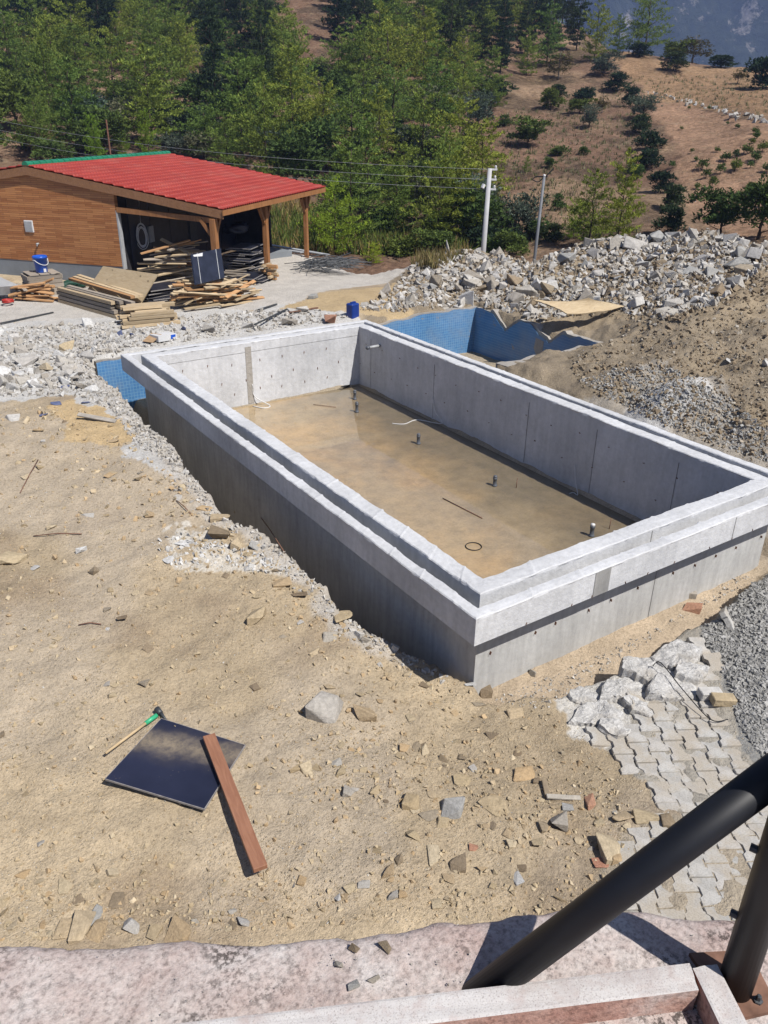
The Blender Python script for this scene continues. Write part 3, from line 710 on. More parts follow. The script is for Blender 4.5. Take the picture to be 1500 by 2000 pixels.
# pipes standing in the floor
for k, (px, py, h) in enumerate([(693, 780, .2), (697, 805, .22), (817, 867, .20), (966, 949, .18), (1155, 1047, .20)]):
    P = at(px, py, -DP)
    lab = ['grey pipe stub standing in the pool floor nearest the far right corner', 'grey pipe stub standing in the pool floor, second from the far wall', 'grey pipe stub in the middle of the row on the pool floor',
           'grey pipe stub standing on the orange mud, fourth from the far wall', 'grey pipe stub with a pale cap standing closest to the near rim'][k]
    t = thing('pipe_stub', lab, 'pipe', (P[0], P[1], -DP-.0), 0, 'pipe stubs standing in the pool floor')
    MB().lathe((0, 0, 0), [(.05, 0), (.05, .02), (.036, .03), (.036, h-.05), (.042, h-.045), (.042, h)], 14).build('pipe', M['pvc_grey'], t, True)
    MB().lathe((0, 0, h-.002), [(.040, 0), (.036, .03), (.012, .042)], 14).build('cap', M['white_plastic' if k == 4 else 'pvc_grey'], t, True)
P = at(722, 677, 0); yq = None
d_ = ray(742, 675); tq = (W-T-CX)/d_[0]; Q = CAM+d_*tq
t = thing('wall_pipe', 'grey plastic pipe poking out of the shaded pool wall near the far corner', 'pipe', Q)
MB().tube([(0.01, 0, 0), (-.33, -.02, 0)], .035, 12).build('pipe', M['grey_metal'], t, True); MB().tube([(-.32, -.02, 0), (-.40, -.025, 0)], .042, 12).build('socket', M['pvc_grey'], t, True)
def cable(name, pts, r, mat, label, cat, n=6, loc=None):
    o = MB().tube(pts, r, n).build(name, M[mat], None, True); return tag(o, label, cat)
def smooth(pts, k=6):
    pts = [np.array(p, float) for p in pts]; out = []
    P = [pts[0]]+pts+[pts[-1]]
    for i in range(1, len(P)-2):
        for j in range(k):
            t_ = j/k; a, b, c, d = P[i-1], P[i], P[i+1], P[i+2]
            out.append(.5*((2*b)+(-a+c)*t_+(2*a-5*b+4*c-d)*t_**2+(-a+3*b-3*c+d)*t_**3))
    out.append(pts[-1]); return out
zf = -DP+.012
yw = L-T-.02
cable('hose', smooth([(2.47, yw, -1.0), (2.50, yw-.02, -1.3), at(527, 792, zf), at(515, 797, zf), at(494, 793, zf)]), .012, 'white_plastic', 'white hose hanging from the chased strip and curling on the pool floor', 'hose')
cable('hose', smooth([(W-T-.02, 8.1, -.95), (W-T-.05, 7.95, -1.25), (W-T-.12, 7.6, zf+.1), at(815, 820, zf), at(790, 828, zf), at(766, 827, zf)]), .009, 'white_plastic', 'thin white hose lying in the shade at the foot of the long pool wall', 'hose')
cable('hose', smooth([(W-T-.02, 3.7, -1.0), (W-T-.06, 3.6, -1.3), (W-T-.12, 3.45, zf), at(1120, 962, zf), at(1112, 964, zf)]), .008, 'white_plastic', 'thin white hose hanging near the sunny end of the long pool wall', 'hose')
R0 = at(925, 1067, zf); cable('wire_ring', [(R0[0]+.13*math.cos(a), R0[1]+.13*math.sin(a), zf) for a in np.linspace(0, 2*PI, 33)], .007, 'wire_black', 'dark wire ring lying on the muddy pool floor', 'ring')
cable('steel_rod', [at(865, 973, zf), at(942, 1012, zf)], .008, 'rust', 'long thin rusty rod lying on the orange mud beside the pipe stubs', 'rod')
cable('steel_rod', [at(656, 757, zf+.02), at(683, 753, zf+.03)], .025, 'wire_black', 'short dark bar lying along the foot of the far pool wall', 'rod')
cable('steel_rod', [at(612, 790, zf), at(656, 795, zf)], .006, 'rust', 'thin rusty rod lying on the pool floor near the far wall', 'rod')
for (px, py, h, lab) in [(1008, 953, .20, 'rusty upright rebar standing in the mud near the fourth pipe stub'), (1190, 1033, .2, 'rusty upright rebar beside the pale capped pipe stub')]:
    P = at(px, py, -DP); cable('rebar', [P, P+[0.01, 0, h]], .007, 'rust', lab, 'rebar')

# ------------------------------------------------------------ old tiled pool around it
def wall_poly(name, origin, udir, prof, zlow, th, label, group=None):
    """standing slab: prof = [(u, ztop)...] ragged top, thickness th behind"""
    u = np.array(udir, float); nrm = np.array([-u[1], u[0]]); mb = MB(); n = len(prof); vs = []
    for off in (0, th):
        for uu, zt in prof: p = np.array(origin)+u*uu+nrm*off; vs.append((p[0], p[1], zlow)); vs.append((p[0], p[1], zt-(.02 if off else 0)))
    fs = []
    for i in range(n-1):
        a, b, c, d = 2*i, 2*i+1, 2*i+3, 2*i+2; k = 2*n
        fs += [(a, d, c, b), (k+a, k+b, k+c, k+d), (b, c, k+c, k+b)]
    fs += [(0, 1, 2*n+1, 2*n), (2*n-2, 4*n-2, 4*n-1, 2*n-1)]
    mb.poly(vs, fs); return mb
old = thing('old_pool', 'broken old swimming pool lined with blue mosaic tiles around the new shell', 'pool', (0, 0, 0))
us = np.arange(0, 11.31, .1)
pr = []
for q in us:
    x = -.62+q; zt = -.42
    if x < .5: zt = -.42-.12*sstep(.0, .35, x)
    elif x > 6: zt = -.60+.2*min(1, (x-6.4)/2.2)+float(fbm(x, 1.0, .35, 3, 41))*.07
    pr.append((q, zt+float(fbm(x, 2.2, .2, 3, 42))*.03))
wall_poly('', (-.62, 12.9), (1, 0), pr, -1.9, .03, '').build('tiled_wall', M['tile'], old)
wall_poly('', (-.62, 12.934), (1, 0), [(a, b+.02) for a, b in pr], -1.9, .22, '').build('wall_core', M['old_concrete'], old)
def notch(y):
    z = -.40+float(fbm(y, 3.3, .3, 4, 44))*.06
    for c, w, dp in ((11.55, .6, .42), (10.2, .35, .2), (9.75, .5, .38), (9.0, .3, .1)):
        z -= dp*max(0, 1-abs(y-c)/w)
    return z
pr2 = [(float(q), notch(12.9-q)) for q in np.arange(0, 5.2, .08)]
wall_poly('', (10.6, 12.9), (0, -1), pr2, -1.9, .03, '').build('tiled_wall', M['tile'], old)
wall_poly('', (10.634, 12.9), (0, -1), [(a, -.40+float(fbm(a, 5.5, .3, 4, 45))*.05-(.0)) if not (0.7 < a < 1.9 or 2.6 < a < 3.7) else (a, b+.10) for a, b in pr2], -1.9, .24, '').build('wall_core', M['old_concrete'], old)
hole = bm_ = MB()
yy_ = 10.1; hole.poly([(10.594, yy_-.17, -.78), (10.594, yy_+.15, -.74), (10.594, yy_+.2, -1.05), (10.594, yy_+.02, -1.3), (10.594, yy_-.14, -1.18)], [(0, 1, 2, 3, 4)])
tag(hole.build('bare_patch', M['old_concrete'], old), 'bare hole in the blue tiling')
wall_poly('', (7.4, 7.74), (1, 0), [(float(q), -.47+float(fbm(q, 7.7, .4, 4, 46))*.07-.0*q) for q in np.arange(0, 3.4, .1)], -1.8, .52, '').build('cross_wall', M['old_concrete'], old)

# ------------------------------------------------------------ quick ground lookup on the finished grid
def grid_z(x, y):
    x = np.asarray(x, float); y = np.asarray(y, float)
    i = np.clip(np.searchsorted(xs, x)-1, 0, nx-2); j = np.clip(np.searchsorted(ys, y)-1, 0, ny-2)
    fx = np.clip((x-xs[i])/(xs[i+1]-xs[i]), 0, 1); fy = np.clip((y-ys[j])/(ys[j+1]-ys[j]), 0, 1)
    return (Zg[j, i]*(1-fx)+Zg[j, i+1]*fx)*(1-fy)+(Zg[j+1, i]*(1-fx)+Zg[j+1, i+1]*fx)*fy
def hits(pp):
    """sight lines -> ground points (vectorised)"""
    pp = np.asarray(pp, float); D = AF*F+AR*(pp[:, :1]-750)+AU*(1000-pp[:, 1:]); D /= np.linalg.norm(D, axis=1)[:, None]
    t = np.full(len(pp), 5.0); done = np.zeros(len(pp), bool)
    for _ in range(700):
        P = CAM+D*t[:, None]; g = grid_z(P[:, 0], P[:, 1]); below = P[:, 2] <= g
        done |= below; t = np.where(done, t, t+np.clip((P[:, 2]-g)*.6, .02, .6))
        if done.all(): break
    P = CAM+D*t[:, None]; P[:, 2] = grid_z(P[:, 0], P[:, 1]); ok = done & (t < 60)
    return P, t, ok
def hit(px, py): return hits([(px, py)])[0][0]

# ------------------------------------------------------------ stones
def hull_arrays(n, seed, flat=1.0, boxy=0.5):
    r = random.Random(seed); bm = bmesh.new()
    for _ in range(n):
        v = Vector((r.uniform(-1, 1), r.uniform(-1, 1), r.uniform(-1, 1)))
        if boxy and r.random() < boxy: v = Vector([math.copysign(r.uniform(.75, 1), c) for c in v])
        elif v.length > 1: v.normalize()
        bm.verts.new((v.x*.5, v.y*.5, v.z*.5*flat))
    res = bmesh.ops.convex_hull(bm, input=list(bm.verts))
    bmesh.ops.delete(bm, geom=[g for g in res['geom_interior'] if isinstance(g, bmesh.types.BMVert)], context='VERTS')
    bmesh.ops.triangulate(bm, faces=list(bm.faces)); bm.verts.index_update()
    V = np.array([v.co[:] for v in bm.verts]); Fa = np.array([[v.index for v in f.verts] for f in bm.faces]); bm.free(); return V, Fa
HV = [hull_arrays(random.Random(i).choice([10, 12, 14, 16]), i+100, 1, .45) for i in range(26)]
PEB = [hull_arrays(7, i+300, .8, .1) for i in range(12)]
FLATS = [hull_arrays(17, i+500, .35, .12) for i in range(12)]
def rotm(e):
    cx, sx, cy, sy, cz, sz = np.cos(e[:, 0]), np.sin(e[:, 0]), np.cos(e[:, 1]), np.sin(e[:, 1]), np.cos(e[:, 2]), np.sin(e[:, 2])
    R = np.empty((len(e), 3, 3))
    R[:, 0, 0] = cz*cy; R[:, 0, 1] = cz*sy*sx-sz*cx; R[:, 0, 2] = cz*sy*cx+sz*sx
    R[:, 1, 0] = sz*cy; R[:, 1, 1] = sz*sy*sx+cz*cx; R[:, 1, 2] = sz*sy*cx-cz*sx
    R[:, 2, 0] = -sy; R[:, 2, 1] = cy*sx; R[:, 2, 2] = cy*cx; return R
def scatter(name, variants, P, S, mat, rot=None, tint=None):
    N = len(P); rot = rng.uniform(0, 2*PI, (N, 3)) if rot is None else rot
    R = rotm(rot); tint = rng.random(N) if tint is None else tint
    vi = rng.integers(0, len(variants), N); Vs, Fs, Ts = [], [], []; off = 0
    for k, (V, Fa) in enumerate(variants):
        m = np.nonzero(vi == k)[0]
        if not len(m): continue
        A = np.einsum('nij,nvj->nvi', R[m], V[None]*S[m][:, None, :])+P[m][:, None, :]
        Vs.append(A.reshape(-1, 3)); Fs.append((Fa[None]+(np.arange(len(m))*len(V))[:, None, None]+off).reshape(-1, 3)); Ts.append(np.repeat(tint[m], len(Fa))); off += len(m)*len(V)
    return link(name, npmesh(name, np.concatenate(Vs), np.concatenate(Fs), mat, False, tint=np.concatenate(Ts)))
_mesh_cache = {}
def stone_mesh(kind, i, mat):
    key = (kind, i, mat)
    if key not in _mesh_cache:
        V, Fa = {'hull': HV, 'peb': PEB, 'flat': FLATS}[kind][i]
        me = npmesh('stone', V, Fa, None, False, tint=np.full(len(Fa), random.random()))
        bm = bmesh.new(); bm.from_mesh(me); bmesh.ops.dissolve_limit(bm, angle_limit=.12, verts=bm.verts, edges=bm.edges)
        bmesh.ops.bevel(bm, geom=list(bm.edges), offset=.03, segments=1, affect='EDGES', profile=.5); bm.to_mesh(me); bm.free()
        me.materials.append(M[mat]); _mesh_cache[key] = me
    return _mesh_cache[key]
def stone(name, P, dims, mat, label, cat, group=None, rot=None, kind='hull', var=None, sink=.25):
    k = len({'hull': HV, 'peb': PEB, 'flat': FLATS}[kind]); var = random.randrange(k) if var is None else var
    o = link(name, stone_mesh(kind, var, mat)); o.location = (float(P[0]), float(P[1]), float(P[2])+dims[2]*(.5-sink))
    o.scale = dims; o.rotation_euler = rot or (random.uniform(-.3, .3), random.uniform(-.3, .3), random.uniform(0, 6.28))
    return tag(o, label, cat, group)
def px_in(poly, n, dens=None):
    poly = np.array(poly, float); lo, hi = poly.min(0), poly.max(0); out = []
    while len(out) < n:
        q = rng.uniform(lo, hi, (n*3, 2)); q = q[inpoly(q[:, 0], q[:, 1], poly)]
        if dens is not None: q = q[rng.random(len(q)) < dens(q[:, 0], q[:, 1])]
        out += list(q)
    return np.array(out[:n])

# ------------------------------------------------------------ heap of demolition rubble
RUB = [(700, 606), (770, 560), (790, 526), (850, 500), (920, 488), (1000, 498), (1060, 508), (1130, 474), (1300, 456), (1380, 450), (1500, 476), (1500, 520), (1440, 560), (1390, 600), (1300, 625), (1230, 615), (1180, 598), (1120, 618), (1050, 632), (1000, 612), (925, 603), (860, 606), (790, 612)]
RZ = [(lambda x, y: x < 850 and y > 560, 'above the lit tiles'), (lambda x, y: x < 880, 'on the heap\'s left shoulder'),
      (lambda x, y: x < 1000 and y < 560, 'below the white pole'), (lambda x, y: x < 1060 and y >= 560, 'spilling towards the blue tiles'),
      (lambda x, y: x < 1130 and y < 560, 'below the thin grey pole'), (lambda x, y: y > 580, 'around the warped plywood'),
      (lambda x, y: x < 1300, 'on the heap right of the poles'), (lambda x, y: x < 1420, 'on the heap\'s highest crest'), (lambda x, y: True, 'at the heap\'s right end')]
def rubble(poly, n, lo, hi, mat, name, labf, cat, grp, kind='hull', flat=.75, power=2.3, sink=.38, lift=0):
    q = px_in(poly, n); P, t, ok = hits(q)
    for (px, py), p_, tt, k in zip(q, P, t, ok):
        if not k or pit_amount(p_[0], p_[1]) > -.05 and not lift: continue
        s = (lo+(hi-lo)*random.random()**power)*tt/F
        d = (s*random.uniform(.8, 1.3), s*random.uniform(.6, 1.0), s*random.uniform(.35, flat)*1.2)
        m_ = mat if isinstance(mat, str) else random.choice(mat)
        lb = labf(px, py, s*F/tt, m_)
        stone(name, p_, d, m_, lb, cat, grp, (random.uniform(-.7, .7), random.uniform(-.7, .7), random.uniform(0, 6.28)), kind, sink=sink)
def rub_lab(px, py, s, m):
    size = 'large' if s > 25 else ('small' if s < 15 else 'medium')
    tone = {'stone_pale': 'pale', 'stone_grey': 'grey', 'stone_white': 'white'}.get(m, 'dusty')
    for f, txt in RZ:
        if f(px, py): return f'{size} {tone} broken concrete chunk {txt}'
rubble(RUB, 290, 11, 38, ['stone_pale']*5+['stone_brown', 'stone_grey'], 'concrete_chunk', rub_lab, 'rubble', 'concrete chunks in the rubble heap')
def stuffing(name, poly, n, lo, hi, mat, variants, power=2.0, allow_pit=False, flat=.7, lift=.0, dens=None, avoid=None):
    q = px_in(poly, n, dens); P, t, ok = hits(q)
    if not allow_pit: ok &= pit_amount(P[:, 0], P[:, 1]) < -.03
    if avoid is not None: ok &= ~avoid(P[:, 0], P[:, 1])
    if not ok.any(): print('EMPTY', name, len(q)); ok[:3] = True
    P = P[ok]; t = t[ok]; s = (lo+(hi-lo)*rng.random(len(P))**power)*t/F
    S = np.stack([s*rng.uniform(.8, 1.3, len(s)), s*rng.uniform(.6, 1, len(s)), s*rng.uniform(.4, flat+.2, len(s))], -1); P[:, 2] += s*(.10+lift)
    return tag(scatter(name, variants, P, S, M[mat]), kind='stuff')
stuffing('rubble', RUB, 3600, 4, 14, 'stone_pale', HV)
stuffing('rubble', RUB, 4200, 2, 9, 'stone_brown', HV)
stuffing('rubble', [(780, 545), (1060, 525), (1380, 480), (1500, 500), (1500, 570), (1300, 640), (1190, 620), (1050, 620), (925, 598)], 1500, 3, 12, 'stone_brown', HV)

# left hand debris beside the terrace
LRUB = [(0, 650), (50, 650), (110, 690), (190, 702), (205, 735), (200, 765), (120, 772), (0, 772)]
rubble(LRUB, 95, 12, 38, ['stone_pale', 'stone_white', 'stone_pale'], 'concrete_chunk', lambda px, py, s, m: f"{'large' if s>26 else 'small' if s<17 else 'medium'} {'white' if m=='stone_white' else 'pale'} concrete chunk in the debris {'beside the blue tiles' if px > 100 else 'at the left edge'}", 'rubble', 'concrete chunks left of the pool', flat=.6)
GREYP = [(0, 640), (180, 632), (540, 606), (600, 600), (690, 625), (560, 640), (380, 665), (235, 690), (190, 705), (250, 765), (335, 860), (370, 925), (330, 905), (265, 870), (215, 800), (140, 775), (0, 775)]
stuffing('debris', GREYP, 4200, 2.5, 10, 'stone_pale', HV, 2.6)
stuffing('debris', [(290, 1060), (355, 1042), (480, 1075), (640, 1140), (590, 1135), (460, 1108), (340, 1108)], 420, 2.5, 13, 'stone_white', FLATS, 2.4)
for (px, py, w, h, lab) in [(330, 1095, 30, 18, 'whitest flat plaster piece in the white spill left of the pool'), (360, 1062, 34, 22, 'flat pale plaster lump on the white spill beside the pool')]:
    P = hit(px, py); s = np.linalg.norm(P-CAM)/F; stone('plaster_piece', P, (w*s, h*s*1.4, .06), 'stone_white', lab, 'plaster', None, (0, 0, .4), 'flat')

# ------------------------------------------------------------ foreground stones, each seen in the photograph
STN = [  # px, py, width px, height px, material, flatness, words
 (636, 1374, 72, 62, 'stone_pale', .8, 'biggest angular sandstone block lying between the black sheet and the pool'), (712, 1390, 46, 36, 'stone_tan', .6, 'jagged pinkish stone just right of the biggest block'),
 (502, 1198, 42, 40, 'stone_tan', .6, 'squarish buff stone alone on the slope left of the dark trench'), (673, 1196, 46, 44, 'stone_tan', .35, 'flat tan slab leaning at the brink of the trench'),
 (645, 1242, 30, 22, 'stone_brown', .4, 'low brown stone below the slab at the trench brink'), (595, 1502, 34, 30, 'stone_tan', .7, 'cube like buff stone in the middle of the bare dirt'),
 (663, 1507, 22, 18, 'stone_tan', .6, 'small rounded stone right of the cube like one'), (682, 1545, 24, 22, 'stone_pale', .6, 'small pale stone in the loose band right of the plank'),
 (805, 1556, 34, 42, 'stone_tan', .6, 'ochre stone with a shadowed hollow beside it'), (840, 1590, 50, 26, 'stone_brown', .3, 'flat brown slab half buried next to the grey stone'),
 (882, 1574, 46, 42, 'stone_grey', .6, 'blue grey stone in the middle of the loose dirt band'), (960, 1562, 78, 52, 'stone_tan', .2, 'widest flat pale rock showing through the dirt'),
 (903, 1520, 40, 30, 'stone_tan', .3, 'flat reddish stone above the grey one'), (1020, 1505, 52, 34, 'stone_tan', .4, 'long buff stone at the edge of the smooth dirt'),
 (1048, 1522, 20, 14, 'stone_brown', .5, 'little dark stone tucked under the long buff one'), (1090, 1604, 34, 32, 'stone_pale', .8, 'white topped block casting a dark shadow'),
 (1062, 1612, 18, 22, 'stone_brown', .6, 'small brown stone touching the white topped block'), (1152, 1560, 24, 34, 'stone_brick', .5, 'reddish brick shard standing near the paving'),
 (1108, 1575, 22, 16, 'stone_grey', .5, 'small grey pebble cluster stone under the brown slat'), (1212, 1592, 40, 34, 'stone_tan', .6, 'tan block on the row beside the paving'),
 (1262, 1590, 46, 26, 'stone_tan', .5, 'long tan stone in front of the paving'), (1300, 1598, 34, 30, 'stone_brown', .5, 'brown stone under the black brace in the row'),
 (1190, 1650, 40, 56, 'stone_tan', .6, 'tall tan stone split in two by a dark gap'), (1203, 1668, 26, 26, 'stone_tan', .6, 'rounded ochre stone touching the split one'),
 (1175, 1682, 34, 22, 'stone_brick', .3, 'flat pinkish stone below the split stone'), (1048, 1642, 24, 30, 'stone_tan', .7, 'upright ochre stone right of the pale one'),
 (1000, 1645, 20, 18, 'stone_tan', .5, 'small pale tan stone left of the upright ochre one'), (850, 1662, 28, 44, 'stone_tan', .3, 'pointed flat stone tilted in the loose band'),
 (806, 1628, 28, 24, 'stone_tan', .5, 'buff stone left of the pointed flat one'), (893, 1680, 34, 36, 'stone_brown', .4, 'brown veined stone under the grey one'),
 (865, 1607, 22, 18, 'stone_tan', .6, 'yellowish stone just below the grey one'), (925, 1655, 18, 14, 'stone_brick', .4, 'tiny brick red shard in the loose band'),
 (757, 1698, 26, 26, 'stone_tan', .5, 'round buff stone near the middle of the photo bottom'), (766, 1748, 22, 18, 'stone_pale', .7, 'pale round pebble above the pink ledge'),
 (1010, 1712, 18, 26, 'stone_white', .4, 'thin white shard near the black brace'), (875, 1712, 26, 22, 'stone_tan', .3, 'low flat stone below the veined one'),
 (128, 1716, 36, 50, 'stone_tan', .25, 'tall flat stone sunk in the dirt at the lower left'), (228, 1752, 34, 34, 'stone_brown', .3, 'dark edged flat stone above the ledge at the lower left'),
 (188, 1782, 20, 36, 'stone_grey', .5, 'thin greenish grey stone between the ochre ones'), (162, 1800, 34, 54, 'stone_tan', .5, 'tallest ochre stone of the pair above the pink ledge'),
 (188, 1806, 34, 48, 'stone_tan', .5, 'brownish stone leaning on the tallest ochre one'), (128, 1806, 44, 40, 'stone_tan', .3, 'wide flat buff stone left of the ochre pair'),
 (256, 1808, 32, 30, 'stone_pale', .7, 'pale grey rounded stone above the pink ledge'), (352, 1812, 44, 44, 'stone_tan', .4, 'orange tinted slab just above the pink ledge'),
 (300, 1818, 22, 28, 'stone_tan', .4, 'small stone between the pale rounded one and the orange slab'), (25, 1090, 44, 30, 'stone_tan', .5, 'orange tan stone at the left edge of the photo'),
 (160, 1074, 16, 16, 'stone_white', .8, 'small bright white stone on the left slope'), (238, 1205, 22, 20, 'stone_brown', .6, 'brown lump beside a white crumb on the left slope'),
 (22, 816, 34, 20, 'stone_pale', .6, 'pale concrete lump at the left edge above the slope'), (208, 1227, 12, 9, 'stone_white', .7, 'tiny white crumb beside the dry twig'),
 (430, 1008, 40, 22, 'stone_tan', .5, 'tan slab lying at the trench brink near its far end'), (470, 1005, 30, 18, 'stone_tan', .6, 'low tan lump touching the slab near the trench'),
 (430, 1040, 46, 34, 'stone_brown', .6, 'dark gapped ochre stone on the slope by the trench'), (462, 1058, 26, 26, 'stone_tan', .7, 'upright tan stone behind the white spill'),
 (498, 1065, 24, 20, 'stone_grey', .6, 'grey stone at the far side of the white spill'), (550, 1135, 40, 26, 'stone_tan', .4, 'wide ochre stone below the white crumbs'),
 (585, 1158, 36, 24, 'stone_brown', .4, 'rust tinged stone on the slope below the trench brink'), (400, 990, 34, 16, 'stone_tan', .4, 'thin dark rimmed stone above the slope'),
 (170, 1005, 30, 12, 'stone_pale', .4, 'flat pale shard on the upper left slope'), (755, 1240, 30, 26, 'stone_tan', .6, 'ochre stone at the trench brink near the pool corner'),
 (945, 1345, 26, 34, 'stone_brown', .8, 'rust brown stone against the pool corner'), (918, 1335, 26, 16, 'stone_white', .6, 'white crumb of old concrete at the pool corner'),
 (825, 1455, 16, 12, 'stone_brown', .6, 'dark crumb in the smooth dirt'), (1008, 1392, 34, 22, 'stone_tan', .4, 'buff stone on the dirt lip in front of the pool'),
 (935, 1375, 26, 12, 'stone_brown', .4, 'thin brown stone on the dirt lip at the pool corner')]
for (px, py, w, h, mt, fl_, lab) in STN:
    P = hit(px, py+h*.25); s = np.linalg.norm(P-CAM)/F
    stone('rock', P, (w*s, h*s*1.15, max(.03, min(w, h)*s*fl_)), mt, lab, 'stone', None, (random.uniform(-.12, .12), random.uniform(-.12, .12), -.55+random.uniform(-.25, .25)), 'hull' if fl_ > .35 else 'flat', sink=.22)
FG = [(0, 790), (180, 800), (300, 900), (400, 980), (600, 1110), (790, 1270), (950, 1370), (1100, 1400), (1230, 1560), (1240, 1780), (700, 1808), (0, 1845)]
def band(x, y):
    b1 = np.exp(-((y-(1470+.18*(x-560)))/75)**2)*(x > 560); b2 = np.exp(-((y-1790)/60)**2); b3 = np.exp(-((y-(1000+(x-350)*.72))/60)**2)*(x < 900)
    return np.clip(.16+b1+b2*.6+b3*.7, 0, 1)
q = px_in(FG, 150, band); P, t, ok = hits(q)
for (px, py), p_, tt, k in zip(q, P, t, ok):
    if not k or pit_amount(p_[0], p_[1]) > -.1: continue
    if 190 < px < 490 and 1380 < py < 1600: continue
    s = random.uniform(10, 20)*tt/F; mt = random.choice(['stone_tan']*5+['stone_brown', 'stone_pale'])
    place = 'on the slope by the trench' if py < 1300 else ('in the stony band right of the plank' if py < 1700 else 'in the dirt above the pink ledge')
    if px < 450: place = 'on the open dirt at the left' if py < 1650 else 'above the pink ledge at the left'
    stone('rock', p_, (s*1.2, s, s*random.uniform(.2, .6)), mt, f"small {'tan' if mt=='stone_tan' else 'brown' if mt=='stone_brown' else 'pale'} stone {place}", 'stone', 'small stones scattered on the foreground dirt', None, random.choice(['hull', 'flat']))
stuffing('pebbles', FG, 5200, 2.2, 11, 'stone_tan', HV, 3.0, dens=lambda x, y: band(x, y)*.9+.08)
stuffing('pebbles', FG, 9000, 1.6, 4.5, 'stone_tan', PEB, 1.6)
stuffing('pebbles', FG, 900, 2, 6, 'stone_pale', PEB, 2.5)
# strip in front of the pool
stuffing('gravel', [(960, 1370), (1150, 1290), (1300, 1220), (1440, 1120), (1480, 1130), (1350, 1200), (1150, 1330), (1060, 1390)], 700, 2.2, 10, 'stone_pale', PEB, 2.4, True)
for (px, py, w, h, mt, lab) in [(1352, 1185, 34, 18, 'stone_brick', 'orange brown stone lying on the sandy strip before the pool'), (1040, 1312, 20, 16, 'stone_pale', 'rounded stone resting against the pool wall on the sandy strip')]:
    P = at(px, py+4, PITZ); s = np.linalg.norm(P-CAM)/F; stone('rock', P, (w*s, w*s*.8, h*s*1.1), mt, lab, 'stone')
# right bank soil and the grey clods
RB = [(1110, 700), (1190, 668), (1230, 620), (1300, 640), (1400, 600), (1500, 520), (1500, 900), (1380, 860), (1220, 795), (1130, 755)]
stuffing('soil_clods', RB, 3600, 1.6, 9, 'stone_brown', HV, 3.6, True, lift=.0)
stuffing('soil_clods', [(1130, 745), (1200, 720), (1300, 715), (1420, 775), (1500, 840), (1500, 905), (1350, 850), (1220, 795)], 4200, 1.6, 7, 'stone_grey', HV, 3.4, True, lift=.0)
stuffing('soil_clods', [(1110, 725), (1240, 700), (1400, 760), (1500, 800), (1500, 915), (1340, 850), (1200, 790)], 700, 1.8, 10, 'stone_brown', HV, 2.8, True, lift=.02)
GP = [(1385, 1165), (1440, 1120), (1500, 1090), (1500, 1500), (1440, 1410), (1420, 1330), (1370, 1240)]
stuffing('gravel_clods', GP, 7500, 2., 9, 'stone_grey', HV, 2.6, lift=.02)
for (px, py, w, mt, lab) in [(1421, 708, 18, 'stone_white', 'white stone lying alone on the brown bank'), (1495, 715, 22, 'stone_white', 'white stone at the right edge on the brown bank'), (1470, 505, 40, 'stone_pale', 'large pale block standing on the shoulder of the bank'),
                             (1270, 512, 44, 'stone_pale', 'long pale slab lying across the heap top'), (958, 556, 46, 'stone_pale', 'squared white ended block on the heap below the poles'), (1495, 660, 20, 'stone_brown', 'dark lump in the brown bank near the right edge')]:
    P = hit(px, py); s = np.linalg.norm(P-CAM)/F; stone('block', P, (w*s, w*s*.6, w*s*.5), mt, lab, 'rubble', None, (.2, .3, .6), 'hull', sink=.15)
# concrete crumbs along the lip of the trench
nl = 900; yy = np.where(rng.random(nl) < .65, rng.uniform(5.5, 12.6, nl), rng.uniform(.1, 5.5, nl)); xx = left_edge(yy)-.04-np.abs(rng.normal(0, .16, nl)); zz = grid_z(xx, yy); s = rng.uniform(.012, .06, nl)*(1+.9*(rng.random(nl) < .08))
tag(scatter('lip_debris', HV, np.stack([xx, yy, zz+s*.1], -1), np.stack([s*1.3, s, s*.7], -1), M['stone_pale']), kind='stuff')

# ------------------------------------------------------------ interlocking pavers
pav = thing('paving', None, None, at(1300, 1480, -1.1)); del_ = None
pav['kind'] = 'structure'
pu = np.array([.855, -.518]); pv = np.array([.518, .855]); PWd, PLn = .19, .285
def paver_mesh(i):
    g_ = .006; w = PWd/2-g_; l = PLn/2-g_; k = .018; r = random.Random(i)
    out = [(-w-k, -l), (w+k, -l), (w+k, -l*.52), (w-k, -l*.30), (w-k, l*.30), (w+k, l*.52), (w+k, l), (-w-k, l), (-w-k, l*.52), (-w+k, l*.30), (-w+k, -l*.30), (-w-k, -l*.52)]
    mb = MB(); n = len(out); c = .008
    low = [(x, y, -.07) for x, y in out]; mid = [(x, y, -c) for x, y in out]; top = [(x*(1-c*7), y*(1-c*5), 0) for x, y in out]
    mb.poly(low+mid+top, [tuple(range(2*n, 3*n))]+[(j, (j+1) % n, n+(j+1) % n, n+j) for j in range(n)]+[(n+j, n+(j+1) % n, 2*n+(j+1) % n, 2*n+j) for j in range(n)])
    return mb.mesh('paver', M['paver'])
PM = paver_mesh(0); org = at(1300, 1480, -1.1)[:2]; pang = math.atan2(pu[1], pu[0])
LOOSE = []
